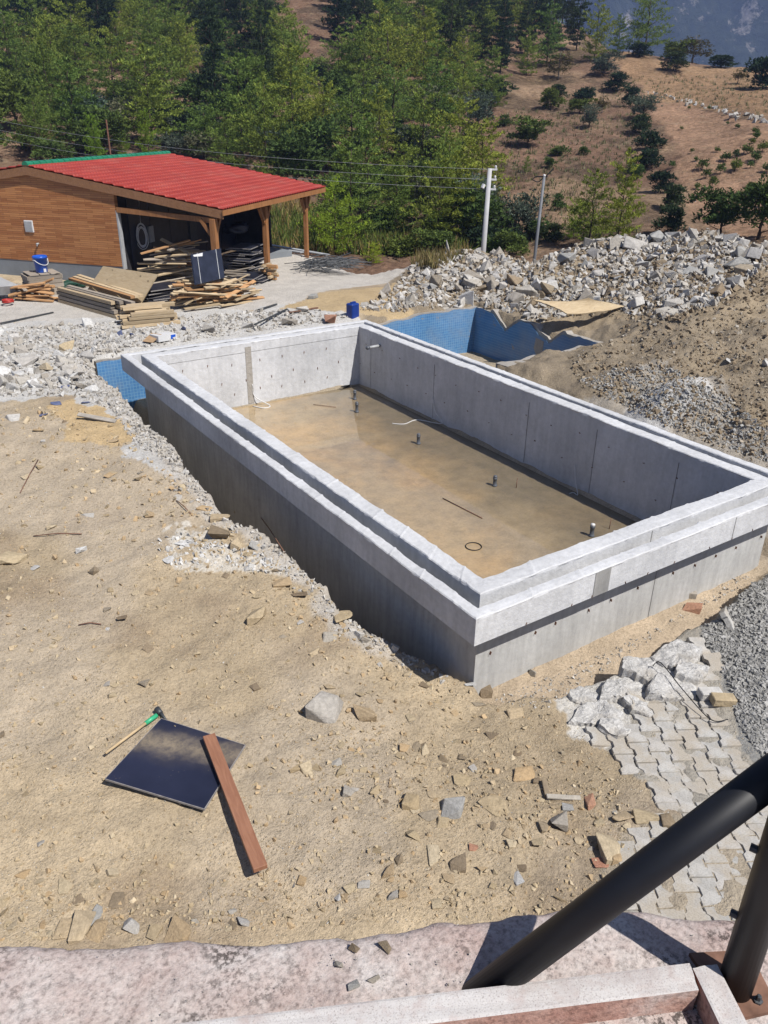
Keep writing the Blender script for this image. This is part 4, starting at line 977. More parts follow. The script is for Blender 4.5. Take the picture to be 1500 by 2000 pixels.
for i in range(-14, 18):
    for j in range(-14, 12):
        c = org+pu*(i*PWd)+pv*((j+(.5 if i % 2 else 0))*PLn)
        in1 = inpoly(np.array([c[0]]), np.array([c[1]]), Z_PAVE)[0]; in2 = inpoly(np.array([c[0]]), np.array([c[1]]), Z_PAVE2)[0]
        if not (in1 or in2) or near_edge(c[0])+.0 < c[1]+.12: continue
        gr = inpoly(np.array([c[0]]), np.array([c[1]]), Z_GRAV)[0]; lime = inpoly(np.array([c[0]]), np.array([c[1]]), Z_LIME)[0]
        if gr or (lime and random.random() < .75): continue
        z = float(tps_eval(SITE, c[0], c[1]))+float(fbm(c[0], c[1], 1.7, 5, 2))*.10+.014+random.uniform(-.010, .008)
        q = proj(np.array([c[0], c[1], z]))
        if q[0] > 1560 or q[1] > 1860: continue
        t_ = (.25 if lime else .02); o = link('paver', PM, pav); o.location = Vector((c[0], c[1], z))-pav.location
        o.rotation_euler = (random.gauss(0, t_*.5), random.gauss(0, t_*.5), pang+random.gauss(0, .012)); 
# loosened paving stones and blocks near the hole
def paver_loose(px, py, rot, lab, dz=.06):
    P = hit(px, py); o = link('paver', PM); o.location = (P[0], P[1], P[2]+dz); o.rotation_euler = rot; tag(o, lab, 'paver')
paver_loose(1423, 1222, (.9, .25, .5), 'pale loose dogbone paver propped up in the grey clods', .1)
paver_loose(1365, 1270, (.25, .1, -.5), 'loose paver tilted at the brink of the broken paving nearest the sandy strip', .07)
paver_loose(1395, 1300, (.3, -.15, -.55), 'second loose paver slipped behind the tilted one', .05)
paver_loose(1245, 1380, (.05, .3, -.6), 'loose paver hanging over the cavity at the left end of the paving', .05)
for (px, py, lab, rz) in [(1385, 1362, 'grey stone brick lying on the paving beside the clods', .45), (1410, 1375, 'brown ended stone brick touching the grey one', .35), (1340, 1165, 'dark concrete lump half under the clods', .2)]:
    P = hit(px, py); o = MB().box((0, 0, 0), (.26, .13, .10)).build('stone_brick', M['stone_pale' if rz != .35 else 'stone_tan'], None, False, .008); o.location = (P[0], P[1], P[2]+.05); o.rotation_euler = (.05, .08, rz-.9); tag(o, lab, 'block')
def lumpy(seed, dims, mat, sub=4, rough=.22):
    bm = bmesh.new(); bmesh.ops.create_icosphere(bm, subdivisions=sub, radius=1)
    for v in bm.verts:
        c = v.co; n = float(fbm(c.x+c.z*.7+seed*3.1, c.y-c.z*.6+seed, .9, 4, seed))*rough*2.4+float(fbm(c.x*1.3+c.z, c.y*1.3-c.z, .22, 3, seed+4))*rough*.7
        b = max(abs(c.x), abs(c.y), abs(c.z)*1.0); v.co = c*(1+n)*(1/(b**.9))*.8
        v.co = Vector((v.co.x*dims[0]/2, v.co.y*dims[1]/2, v.co.z*dims[2]/2))
    me = bpy.data.meshes.new('lump'); bm.to_mesh(me); bm.free(); me.materials.append(M[mat]); me.polygons.foreach_set('use_smooth', [True]*len(me.polygons)); return me
def slab_piece(seed, r0, th):
    """a broken flat lump of bedding concrete: angular outline, rough top, real thickness"""
    r = random.Random(seed); n = r.choice([6, 7, 8]); ol = []
    for k in range(n): a = 2*PI*(k+r.uniform(-.3, .3))/n; q_ = r0*r.uniform(.72, 1.15); ol.append((math.cos(a)*q_*1.15, math.sin(a)*q_*.85))
    pts = []
    for k in range(n):
        a, b = ol[k], ol[(k+1) % n]; m_ = max(3, int(math.hypot(a[0]-b[0], a[1]-b[1])/.03))
        for j in range(m_):
            f = j/m_; w_ = r.gauss(0, .006); pts.append((a[0]+(b[0]-a[0])*f+w_, a[1]+(b[1]-a[1])*f+w_))
    N = len(pts); rings = [(1.02, -th), (1.03, -th*.4), (1., -.018), (.965, 0), (.85, .002), (.65, .004), (.42, .006), (.2, .006)]
    V = [(x*s_+fbm(x*3+q_, y*3, .3, 3, seed)*.02, y*s_+fbm(y*3, x*3+q_, .3, 3, seed)*.02, z+(float(fbm(x*s_*1., y*s_+seed,   .12, 5, seed))*.045 if z > -.02 else 0)) for q_, (s_, z) in enumerate(rings) for x, y in pts]+[(0, 0, float(fbm(0, seed, .12, 5, seed))*.045)]
    Fs = [(i_*N+k, i_*N+(k+1) % N, (i_+1)*N+(k+1) % N, (i_+1)*N+k) for i_ in range(len(rings)-1) for k in range(N)]+[((len(rings)-1)*N+k, (len(rings)-1)*N+(k+1) % N, len(rings)*N) for k in range(N)]
    me = bpy.data.meshes.new('slab'); me.from_pydata([tuple(map(float, v)) for v in V], [], Fs); me.materials.append(M['bedding']); me.polygons.foreach_set('use_smooth', [False]*len(me.polygons)); return me
for k, (px, py, r0, th, tx, ty_, lift, lab) in enumerate([(1168, 1400, .30, .16, .06, -.05, .03, 'whitest flat piece of broken bedding concrete at the dirt edge'), (1212, 1352, .27, .2, -.10, .05, .06, 'cracked pale bedding slab facing the sandy strip'),
        (1262, 1318, .34, .26, -.06, .02, .10, 'largest smooth pale bedding slab overlooking the sandy strip'), (1318, 1290, .30, .26, -.04, -.08, .12, 'dusty bedding slab tilted up beside the largest one'), (1312, 1352, .27, .2, .10, .06, .08, 'bedding slab sloping down to the pavers'),
        (1250, 1385, .16, .15, .1, .1, .04, 'small bedding chunk before the dark cavity'), (1352, 1322, .22, .22, .02, .12, .10, 'narrow bedding slab under the loose pavers'), (1200, 1425, .17, .12, 0, .05, .02, 'low bedding crumb slab nearest the open dirt'), (1140, 1362, .17, .14, .05, 0, .02, 'outermost bedding crumb towards the pool corner')]):
    P = hit(px, py); z_ = float(tps_eval(SITE, P[0], P[1])) if P[2] > -1.3 else -1.16
    o = link('broken_slab', slab_piece(k+61, r0, th)); o.location = (P[0], P[1], z_+lift*.75); o.rotation_euler = (tx, ty_, -.55+.5*math.sin(k*2.3)); tag(o, lab, 'concrete')
cable('wire', smooth([hit(1270, 1325)+[0, 0, .18], hit(1285, 1325)+[0, 0, .22], hit(1330, 1365)+[0, 0, .12], hit(1385, 1415)+[0, 0, .06], hit(1420, 1413)+[0, 0, .05]]), .006, 'wire_black', 'dark wire loop trailing over the pavers and bedding concrete', 'wire')

# ------------------------------------------------------------ ledge, kerb and black steel props at the photographer's feet
ZS = 3.0
E0 = at(0, 1850, ZS)[:2]; E1 = at(1430, 1780, ZS)[:2]; eu = (E1-E0)/np.linalg.norm(E1-E0); ev = np.array([eu[1], -eu[0]])   # ev points to the camera side
s_ = np.arange(-1.2, 3.6, .012); v_ = np.concatenate([[0, .004, .012], np.arange(.024, .8, .016), np.arange(.85, 1.6, .08)])
Sg, Vg = np.meshgrid(s_, v_); rag = fbm(s_, s_*0+2.2, .22, 5, 401)*.05+fbm(s_, s_*0, .9, 2, 405)*.05
bx = E0[0]+eu[0]*Sg+ev[0]*(Vg+rag[None]*np.exp(-Vg/.1)); by = E0[1]+eu[1]*Sg+ev[1]*(Vg+rag[None]*np.exp(-Vg/.1))
bz = ZS+fbm(Sg, Vg, .35, 5, 402)*.018+fbm(Sg, Vg, .03, 3, 403)*.004-np.exp(-Vg/.012)*.02
rows = np.concatenate([np.stack([bx[0], by[0], np.full_like(bx[0], ZS-.22)], -1)[None], np.stack([bx, by, bz], -1)]); nr, na = rows.shape[:2]
idx = np.arange(nr*na).reshape(nr, na); Fl = np.stack([idx[:-1, :-1], idx[1:, :-1], idx[1:, 1:], idx[:-1, 1:]], -1).reshape(-1, 4)
ledge = link('ledge', npmesh('ledge', rows.reshape(-1, 3), Fl, M['pink'], True)); tag(ledge, 'weathered pink and white concrete ledge along the bottom of the photo', 'ledge')
pmid = E0+eu*1.2+ev*.75
wob = MB().box((pmid[0], pmid[1], (ZS-.24-1.5)/2), (4.6, 1.2, ZS-.24+1.5), math.atan2(eu[1], eu[0])).build('house_wall', M['pinkface']); tag(wob, 'pink rendered wall below the ledge, under the camera', 'wall')
def rough_block(corners, z0, z1, amp=.004, seed=0, cuts=14):
    """corners: 4 plan points (a,b along one long side, c,d along the other)"""
    bm = bmesh.new(); bmesh.ops.create_cube(bm, size=1); bmesh.ops.subdivide_edges(bm, edges=bm.edges, cuts=cuts, use_grid_fill=True)
    a, b, c, d = [np.array(q[:2]) for q in corners]
    for v in bm.verts:
        u, w, h = v.co.x+.5, v.co.y+.5, v.co.z+.5; p = (a*(1-u)+b*u)*(1-w)+(d*(1-u)+c*u)*w
        eg = sum(1 for q in (u, w, h) if q < .02 or q > .98)
        q3 = a*(1-u)+b*u; nn = float(fbm(q3[0]*1.0+w*.07+h*.05, q3[1]+w*.05-h*.06+seed, .03, 4, seed))*amp*2
        if eg >= 2: nn -= amp*1.2
        cen = (a+b+c+d)/4; dd = p-cen; dd = dd/max(1e-6, np.linalg.norm(dd)); v.co = Vector((p[0]+dd[0]*nn, p[1]+dd[1]*nn, z0+(z1-z0)*h+nn*(1 if h > .5 else 0)))
    me = bpy.data.meshes.new('block'); bmesh.ops.recalc_face_normals(bm, faces=bm.faces); bm.to_mesh(me); bm.free()
    me.materials.append(M['limed']); me.materials.append(M['pinkface'])
    for p_ in me.polygons: p_.material_index = 0 if p_.normal.z > .55 else 1; p_.use_smooth = False
    return me
ZK = ZS+.07
k0, k1, k2, k3 = at(60, 2032, ZK), at(1348, 1880, ZK), at(1366, 1933, ZK), at(60, 2098, ZK)
kerb = link('kerb', rough_block((k0, k1, k2, k3), ZS-.08, ZK, .0012, 3, 9)); tag(kerb, 'white topped pink kerb running along the bottom of the photo', 'kerb')
k0, k1, k2, k3 = at(1352, 1888, ZK), at(1400, 1881, ZK), at(1560, 2190, ZK), at(1500, 2200, ZK)
kerb2 = link('kerb', rough_block((k0, k1, k2, k3), ZS-.08, ZK, .0012, 8, 9)); tag(kerb2, 'short white topped kerb turning towards the camera beside the steel post', 'kerb')
fb = MB(); fp = [at(300, 2160, ZS-.05), at(1340, 1990, ZS-.05), at(1420, 2400, ZS-.05), at(300, 2500, ZS-.05)]
# steel post and brace
B = at(1432, 1935, ZS)
post = thing('steel_post', 'upright black steel tube post bolted through a plate beside the kerb corner', 'post', (B[0], B[1], ZS+.006))
MB().tube([(0, 0, 0), (0, 0, .95)], .038, 28).build('tube', M['black_steel'], post, True)
pl = [at(1346, 1862, ZS+.012), at(1462, 1856, ZS+.012), at(1522, 1972, ZS+.012), at(1438, 1992, ZS+.012)]
mbp = MB(); mbp.prism([(q[0]-B[0], q[1]-B[1]) for q in pl][::-1], -.004, .008); tag(mbp.build('base_plate', M['rust'], post), 'flaking red brown plate')
for (px, py) in ((1481, 1952),):
    q = at(px, py, ZS+.02); MB().lathe((q[0]-B[0], q[1]-B[1], .008), [(.011, 0), (.011, .005), (.006, .006), (.006, .018), (.004, .02)], 6).build('bolt', M['dark_metal'], post)
vd = np.array([CX-B[0], CY-B[1]]); vd /= np.linalg.norm(vd); side = np.array([-vd[1], vd[0]])
for px, py in ((1478, 1664), (1432, 1788)):
    d = ray(px, py); lam = ((B[0]-CX)*vd[0]+(B[1]-CY)*vd[1])/(d[0]*vd[0]+d[1]*vd[1]); q = CAM+d*lam
    sd = np.array([q[0]-B[0], q[1]-B[1]]); sd = sd/np.linalg.norm(sd)
    MB().tube([(sd[0]*.036, sd[1]*.036, q[2]-ZS), (sd[0]*.052, sd[1]*.052, q[2]-ZS)], .009, 8).build('screw', M['dark_metal'], post)
S0 = CAM+ray(935, 1944)*2.19; S1 = CAM+ray(1500, 1521)*1.90; dirb = (S1-S0)/np.linalg.norm(S1-S0); S2 = S1+dirb*.16
br = MB().tube([S0-dirb*.03, S2], .038, 28).build('steel_brace', M['black_steel'], None, True); tag(br, 'thick black steel tube slanting across the lower right corner', 'brace')
# crumbs on the ledge
n = 900; a_ = rng.uniform(-.3, 2.6, n); b_ = np.abs(rng.normal(.25, .2, n)); dn_ = np.exp(-((a_-1.25)/.35)**2)+.25; keep = rng.random(n) < dn_; a_, b_ = a_[keep], b_[keep]
P = np.stack([E0[0]+eu[0]*a_+ev[0]*b_, E0[1]+eu[1]*a_+ev[1]*b_, np.full(len(a_), ZS+.004)], -1); s = rng.uniform(.002, .008, len(a_))
tag(scatter('crumbs', PEB, P, np.stack([s, s, s], -1), M['stone_pale']), kind='stuff')
for (px, py, w, mt, lab) in [(750, 1850, 30, 'stone_brown', 'dark brown stone lying on the pink ledge'), (690, 1850, 22, 'stone_brown', 'reddish crumb of stone on the ledge beside the mouldy patch'), (660, 1885, 16, 'stone_pale', 'pale crumb on the ledge'), (690, 1925, 24, 'stone_grey', 'grey flake standing by the kerb on the ledge'), (730, 1915, 20, 'stone_brown', 'curled dark flake on the ledge next to the kerb')]:
    q = at(px, py, ZS); s = np.linalg.norm(q-CAM)/F; stone('crumb', q, (w*s, w*s*.7, w*s*.6), mt, lab, 'stone', None)

# ------------------------------------------------------------ black sheet, plank and hammer on the dirt
def plane_at(px, py, z): return at(px, py, z)
zs = -1.06
c4 = [at(205, 1521, zs+.03), at(399, 1580, zs+.03), at(479, 1455, zs+.03), at(315, 1403, zs+.03)]
sh = MB(); sh.prism([(q[0], q[1]) for q in c4], zs+.012, zs+.03)
tS = NT('film_faced_sheet', .45, .4); v = tS.map(); 
gp = tS.n('ShaderNodeSeparateXYZ'); tS.l(tS.coord(), gp.inputs[0])
mid = (c4[1]+c4[2]+c4[3]+c4[0])/4; top = (c4[3]*.75+c4[0]*.25+c4[2]*.62+c4[1]*.38)/2
lv = (c4[2]*.8+c4[1]*.2)-(c4[3]*.62+c4[0]*.38); lv = lv/np.linalg.norm(lv); nv = np.array([-lv[1], lv[0], 0]); cc_ = ((c4[2]*.8+c4[1]*.2)+(c4[3]*.62+c4[0]*.38))/2
dist = tS.math('ADD', tS.math('MULTIPLY', gp.outputs[0], float(nv[0])), tS.math('MULTIPLY', gp.outputs[1], float(nv[1]))); dist = tS.math('ABSOLUTE', tS.math('SUBTRACT', dist, float(nv[:2]@cc_[:2])))
dist = tS.math('ADD', dist, tS.math('MULTIPLY', tS.math('SUBTRACT', tS.noise(v, 3, 5, .6), .5), .25))
dust = tS.ramp(dist, [(.0, .62), (.10, .36), (.20, .05), (.3, 0.)])
dust = tS.math('MULTIPLY', dust, tS.ramp(tS.noise(v, 16, 6, .7), [(.35, .5), (.6, 1.2)]))
sp = tS.math('MULTIPLY', tS.ramp(tS.voro(v, 26), [(.05, 1.), (.10, 0.)]), tS.ramp(tS.noise(v, 4, 2), [(.52, 0.), (.6, 1.)]))
tS.base(tS.mix(tS.math('MAXIMUM', dust, sp), tS.ramp(tS.noise(v, 2.5, 5, .6), [(.3, (.012, .015, .035)), (.7, (.022, .026, .055))]), (.36, .29, .20))); tS.l(tS.math('ADD', .48, dust), tS.b.inputs['Roughness'])
t = thing('formwork_sheet', 'square black film faced plywood sheet lying on the dirt in the foreground', 'plywood sheet', (0, 0, 0))
sh.build('panel', tS.m, t)
ed = MB(); 
for i in range(4):
    a, b = c4[i], c4[(i+1) % 4]; ed.bar((a[0], a[1], zs+.0205), (b[0], b[1], zs+.0205), .006, .0215)
tag(ed.build('edge', M['panel_edge'], t), 'pale raw plywood edge')
p0 = at(408, 1438, zs+.10); p1 = at(509, 1697, zs+.04); dp = (p1-p0)/np.linalg.norm(p1-p0)
o = MB().box((0, 0, 0), (float(np.linalg.norm(p1-p0)), .125, .05)).build('plank', M['red_plank'], None, False, .003); tag(o, 'reddish brown plank resting across the corner of the black sheet', 'plank')
o.location = (p0+p1)/2; o.rotation_euler = (0, -math.asin(dp[2]), math.atan2(dp[1], dp[0]))
hm = thing('hammer', 'hammer with a wooden handle and green taped neck beside the black sheet', 'hammer', at(300, 1400, zs+.03))
ha, hb, hc_, hd = [np.array(q)-np.array(hm.location) for q in (at(206, 1471, zs+.02), at(284, 1413, zs+.035), at(306, 1397, zs+.04), at(312, 1391, zs+.05))]
MB().tube([ha, (ha+hb)/2, hb], .015, 10, .017).build('handle', M['handle_wood'], hm, True)
MB().tube([hb, hc_], .024, 10, .026).build('grip_tape', M['green_tape'], hm, True)
ax = at(322, 1408, zs+.02)-at(303, 1386, zs+.06); ax = ax/np.linalg.norm(ax)
MB().tube([hd-ax*.06, hd-ax*.02, hd+ax*.02], .034, 10, .030).tube([hd+ax*.02, hd+ax*.13], .024, 8, .008).build('head', M['dark_metal'], hm, True)
P = hit(1100, 1562); o = MB().box((0, 0, 0), (.34, .05, .025)).build('slat', M['stone_brown'], None, False, .004); o.location = (P[0], P[1], P[2]+.03); o.rotation_euler = (.2, .1, -.55); tag(o, 'dark wooden slat stuck in the stony band beside the paving', 'slat')
P = hit(1065, 1545); o = MB().box((0, 0, 0), (.20, .05, .03)).build('slat', M['stone_brown'], None, False, .004); o.location = (P[0], P[1], P[2]+.03); o.rotation_euler = (0, -.1, 1.0); tag(o, 'short dark slat meeting the longer one at an angle', 'slat')
for k, (a, b, lab) in enumerate([((66, 1050), (160, 1046), 'long dry twig on the left slope'), ((154, 1224), (198, 1222), 'rusty short stick beside a white crumb'), ((345, 980), (375, 1010), 'thin dark stick pointing at the trench'), ((505, 1022), (556, 1082), 'straight dark stick near the trench brink'), ((40, 965), (75, 900), 'curved dry root on the far left slope')]):
    cable('twig', [hit(*a)+[0, 0, .02], (hit(*a)+hit(*b))/2+[0.01, 0.02, .035], hit(*b)+[0, 0, .02]], .008, 'rust', lab, 'twig', 5)
P = hit(190, 822); o = MB().box((0, 0, 0), (.75, .10, .03)).build('slat', M['stone_pale'], None, False, .005); o.location = (P[0], P[1], P[2]+.06); o.rotation_euler = (.3, .12, -.75); tag(o, 'pale broken slat sticking out of the dirt left of the trench', 'slat')
for (px, py, lab) in [(110, 790, 'crumpled blue plastic scrap on the debris'), (168, 788, 'clear plastic scrap at the end of the debris'), (85, 812, 'small blue bottle cap like scrap on the dirt'), (128, 757, 'teal plastic scrap among the white debris')]:
    P = hit(px, py); s = np.linalg.norm(P-CAM)/F; stone('plastic_scrap', P, (14*s, 20*s, 8*s), 'flake_blue', lab, 'plastic', None, None, 'flat')
# ------------------------------------------------------------ timber shed with red roof
SY = .69; SO = np.array([4.59, 17.99, -.28]); se = np.array([math.cos(SY), math.sin(SY), 0]); sg = np.array([-math.sin(SY), math.cos(SY), 0])
shed = thing('shed', 'timber clad shed with a red tile sheet roof and an open porch', 'shed', SO, SY)
def loc(px, py, plane, val):
    """local shed coordinates where a sight line meets local plane x/y/z = val"""
    d = ray(px, py); o = CAM-SO; dl = np.array([d@se, d@sg, d[2]]); ol = np.array([o@se, o@sg, o[2]]); i = 'xyz'.index(plane)
    return ol+dl*((val-ol[i])/dl[i])
HE, HR, GG, LR, OV, RK = 2.42, 3.42, 6.24, 8.43, .38, .06
def roof_z(y): return HE+(HR-HE)*(y+OV)/(GG+OV) if y <= GG else HR-(HR-HE)*(y-GG)/(GG+OV)
def roof_sheet(y0, y1, name):
    xs_ = np.arange(-RK-.04, LR, .025); n_ = int(abs(y1-y0)/.05); yv = np.linspace(y0, y1, n_); Xr, Yr = np.meshgrid(xs_, yv)
    base = np.vectorize(roof_z)(Yr); dist = np.abs(Yr-GG); st = (dist/.34) % 1.0
    wave = np.abs(np.cos(Xr/.15*PI))**.8*.05; z = base+wave+.035*st+.02
    idx = np.arange(Xr.size).reshape(Xr.shape); Fr = np.stack([idx[:-1, :-1], idx[:-1, 1:], idx[1:, 1:], idx[1:, :-1]], -1).reshape(-1, 4)
    o = link(name, npmesh(name, np.stack([Xr, Yr, z], -1).reshape(-1, 3), Fr, M['roof'], False), shed)
    return o
roof_sheet(-OV-.04, GG, 'roof'); roof_sheet(GG, 2*GG+OV, 'roof')
def slab_under(y0, y1):
    mb = MB(); a, b = roof_z(y0), roof_z(y1); vs = [(x, y, z+dz) for x in (-RK, LR-.05) for (y, z) in ((y0, a), (y1, b)) for dz in (-.03, .0)]
    mb.poly(vs, [(0, 1, 3, 2), (4, 6, 7, 5), (0, 2, 6, 4), (1, 5, 7, 3), (0, 4, 5, 1), (2, 3, 7, 6)]); return mb
slab_under(-OV, GG-.002).build('roof_deck', M['fascia_wood'], shed); slab_under(GG+.002, 2*GG+OV).build('roof_deck', M['fascia_wood'], shed)
for k in range(28):
    x = -RK-.02+k*.305; o = MB().tube([(x, GG, HR+.055), (x+.31, GG, HR+.055)], .115, 12, .098).build('ridge_cap', M['green_metal'], shed)
def sloped(name, x0, x1, y0, y1, h, off, mat):
    a, b = roof_z(y0)-off, roof_z(y1)-off; vs = [(x, y, z+dz) for x in (x0, x1) for (y, z) in ((y0, a), (y1, b)) for dz in (-h, 0)]
    return MB().poly(vs, [(0, 1, 3, 2), (4, 6, 7, 5), (0, 2, 6, 4), (1, 5, 7, 3), (0, 4, 5, 1), (2, 3, 7, 6)]).build(name, M[mat], shed)
sloped('rake_board', -RK-.035, -RK-.003, -OV, GG, .24, -.015, 'fascia_wood'); sloped('rake_board', -RK-.035, -RK-.003, GG, 2*GG+OV, .24, -.015, 'fascia_wood')
MB().box((LR/2-.08, -OV-.02, HE-.055), (LR+.1, .035, .15)).build('eave_board', M['post_wood'], shed)
MB().box((LR/2-.05, 0.0, HE-.08-.04), (LR-.1, .14, .17)).build('eave_beam', M['post_wood'], shed)
for k in range(12):
    x = .35+k*.68; sloped('rafter', x-.035, x+.035, -OV+.01, 3.3, .12, .032, 'fascia_wood')
sloped('gable_rafter', .0, .08, -.25, 3.3, .18, .035, 'fascia_wood')
# gable wall
def gable(name, y0, y1, z0, th, mat, x=0., drop=.035):
    pts = [(y0, z0), (y1, z0), (y1, roof_z(y1)-drop)]+([(GG, HR-drop)] if y0 < GG < y1 else [])+[(y0, roof_z(y0)-drop)]
    mb = MB(); n = len(pts); vs = [(p, 0, z) for p, z in pts]+[(p, th, z) for p, z in pts]
    mb.poly(vs, [tuple(range(n))[::-1], tuple(range(n, 2*n))]+[(i, (i+1) % n, n+(i+1) % n, n+i) for i in range(n)])
    o = mb.build(name, M[mat], shed); o.rotation_euler = (0, 0, PI/2); o.location = (x+th, 0, 0); return o
gable('clad_wall', 3.29, 12.2, .60, .16, 'cladding')
MB().box((.08, 7.75, .27), (.13, 8.9, .66)).build('plinth', M['plinth'], shed)
MB().box((.08, 3.262, 1.4), (.17, .05, 1.75)).build('door_trim', M['grey_metal'], shed)
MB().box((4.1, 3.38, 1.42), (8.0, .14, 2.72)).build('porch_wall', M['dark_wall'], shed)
MB().box((8.15, 2.6, 1.3), (.12, 1.5, 2.5)).build('end_wall', M['dark_wall'], shed)
for k in range(6):
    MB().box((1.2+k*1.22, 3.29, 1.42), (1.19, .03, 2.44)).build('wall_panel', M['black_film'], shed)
MB().box((8.10, 7.8, 1.5), (.14, 8.7, 2.9)).build('back_wall', M['cladding'], shed); MB().box((4.1, 12.14, 1.0), (8.0, .14, 2.6)).build('side_wall', M['cladding'], shed)
q = loc(378, 455, 'y', 3.26); MB().box((q[0], 3.262, 1.2), (.5, .03, 1.1)).build('shutter', M['dark_metal'], shed)
q0, q1 = loc(228, 405, 'x', 0.04), loc(430, 414, 'x', .04)
MB().bar((.04, 3.26, 2.30), (.04, .07, 2.13), .10, .15).build('porch_beam', M['post_wood'], shed)
def post_at(x, y, htop, braces, w=.17):
    p = MB().box((x, y, htop/2), (w, w, htop)).build('post', M['post_wood'], shed, False, .01)
    for dx, dy in braces:
        MB().bar((x+dx*.06, y+dy*.06, htop-.52), (x+dx*.42, y+dy*.42, htop-.02), .09, .10).build('brace', M['post_wood'], p)
    return p
post_at(0, 0, 2.19, [(1, 0), (0, 1)], .19); post_at(3.65, 0, 2.19, [(1, 0), (-1, 0)], .17); post_at(7.3, 0, 2.19, [(1, 0), (-1, 0)], .15)
q = loc(57, 442, 'x', -.01); vb = MB().box((-.02, q[1], q[2]), (.04, .32, .36)); o = vb.build('meter_box', M['white_plastic'], shed, False, .01)
MB().box((-.043, q[1], q[2]), (.008, .26, .29)).build('lid', M['grey_metal'], o)
q = loc(75, 476, 'x', -.01); MB().tube([(0, q[1], q[2]), (-.10, q[1], q[2])], .03, 10).tube([(-.08, q[1], q[2]), (-.09, q[1], q[2]-.08)], .02, 8).build('tap', M['grey_metal'], shed, True)
# light cable coil hanging in the porch
q = loc(277, 458, 'y', 3.15); C0 = SO+se*q[0]+sg*q[1]; r_ = random.Random(5)
coil = MB()
for k in range(7):
    a = r_.uniform(-.4, .4); w = r_.uniform(.12, .20); h = r_.uniform(.28, .36)
    coil.tube([(math.cos(t_)*w*math.cos(a), math.cos(t_)*w*math.sin(a), q[2]+math.sin(t_)*h-.02*k) for t_ in np.linspace(0, 2*PI, 19)], .013, 5)
co = coil.tube([(0, 0, q[2]+.3), (.03, 0, q[2]+1.0), (-.03, .0, 2.55)], .014, 5).mesh('coil', M['white_plastic'], True)
o = link('cable_coil', co); o.location = (C0[0], C0[1], SO[2]); tag(o, 'pale cable coil hanging from the porch roof of the shed', 'cable')
q = loc(291, 458, 'y', 3.26); MB().box((q[0]+.1, 3.25, q[2]), (.3, .06, .5)).build('fuse_box', M['grey_metal'], shed)

# ------------------------------------------------------------ timber, crates and panels stored on the terrace
TZ = -.29
def wp(px, py, dz=0.0): return at(px, py, TZ)+np.array([0, 0, dz])
_pm = {}
def plank(a, b, w, th, mat, label, cat='plank', group=None, roll=0.0):
    a = np.array(a, float); b = np.array(b, float); d = b-a; Ln = float(np.linalg.norm(d)); key = (round(Ln, 1), w, th, mat)
    if key not in _pm: _pm[key] = MB().box((0, 0, 0), (key[0], w, th)).mesh('plank', M[mat])
    o = link('plank', _pm[key]); o.location = (a+b)/2; o.rotation_euler = (roll, -math.asin(max(-1, min(1, d[2]/Ln))), math.atan2(d[1], d[0])); return tag(o, label, cat, group)
rp = random.Random(21)
A, B_ = wp(116, 592), wp(238, 627); d_ = (B_-A)/np.linalg.norm(B_-A); nb = np.array([-d_[1], d_[0], 0])
rown = ['front', 'second', 'third', 'back']; layn = ['lowest', 'second', 'third', 'top']
for lay in range(4):
    for c in range(4 if lay < 3 else 3):
        a = A+nb*(.06+c*.17)+np.array([0, 0, .06+lay*.115])+d_*rp.uniform(-.12, .12); b = B_+nb*(.06+c*.17)+np.array([0, 0, .06+lay*.115])+d_*rp.uniform(-.5, .15)
        plank(a, b, .12, .09, 'lumber_grey' if (lay+c) % 3 else 'lumber', f'{rown[c]} long beam in the {layn[lay]} layer of the long timber stack', 'beam', 'long beams stacked left of the plywood')
A, B_ = wp(232, 590), wp(275, 606)
for k in range(3): plank(wp(142, 572, .42+k*.03)+nb*k*.14, wp(262, 606, .36)+nb*k*.14, .13, .07, 'lumber_orange' if k == 0 else 'lumber', f'{rown[k]} loose plank lying over the long timber stack', 'plank', 'long beams stacked left of the plywood')
A, B_ = wp(262, 640), wp(350, 632); d_ = (B_-A)/np.linalg.norm(B_-A); nb = np.array([-d_[1], d_[0], 0])
for lay in range(5):
    for c in range(6):
        a = A+nb*(c*.16)+np.array([0, 0, .05+lay*.095])+d_*rp.uniform(-.35, .1); b = B_+nb*(c*.16)+np.array([0, 0, .05+lay*.095])+d_*rp.uniform(-.45, .05)
        if lay == 4 and c in (0, 1, 5): continue
        plank(a, b, .13, .08, 'lumber', f"pale short plank in the {layn[min(lay,3)]} layer of the nearest plank pile", 'plank', 'pale short planks piled nearest the pool', rp.uniform(-.08, .08))
def heap(n, c0, c1, spread, zr, len_r, mat, words, grp, ang_off=0., jit=.15, wth=(.11, .035)):
    c0, c1 = np.array(c0), np.array(c1); dd = (c1-c0)/np.linalg.norm(c1-c0); ang = math.atan2(dd[1], dd[0])+ang_off
    for k in range(n):
        u = rp.random(); lvl = k/n; c = c0+(c1-c0)*u+np.array([-dd[1], dd[0], 0])*rp.uniform(-spread, spread)*(1-.5*lvl); ln = rp.uniform(*len_r); a = ang+rp.gauss(0, jit); tl = rp.gauss(0, .05+.12*lvl*(jit > .15))
        v = np.array([math.cos(a)*math.cos(tl), math.sin(a)*math.cos(tl), math.sin(tl)])*ln/2; z = .04+zr*lvl; m_ = mat if isinstance(mat, str) else rp.choice(mat)
        lv = 'at the bottom of' if lvl < .33 else 'midway up' if lvl < .7 else 'on top of'
        w_, t_ = wth; plank(c-v+[0, 0, z], c+v+[0, 0, z], w_, t_, m_, f"{'long' if ln > (len_r[0]+len_r[1])/2 else 'short'} {dict(lumber='pale', lumber_orange='orange', lumber_grey='greyed').get(m_, 'brown')} board {lv} {words}", 'board', grp, rp.uniform(-.5, .5))
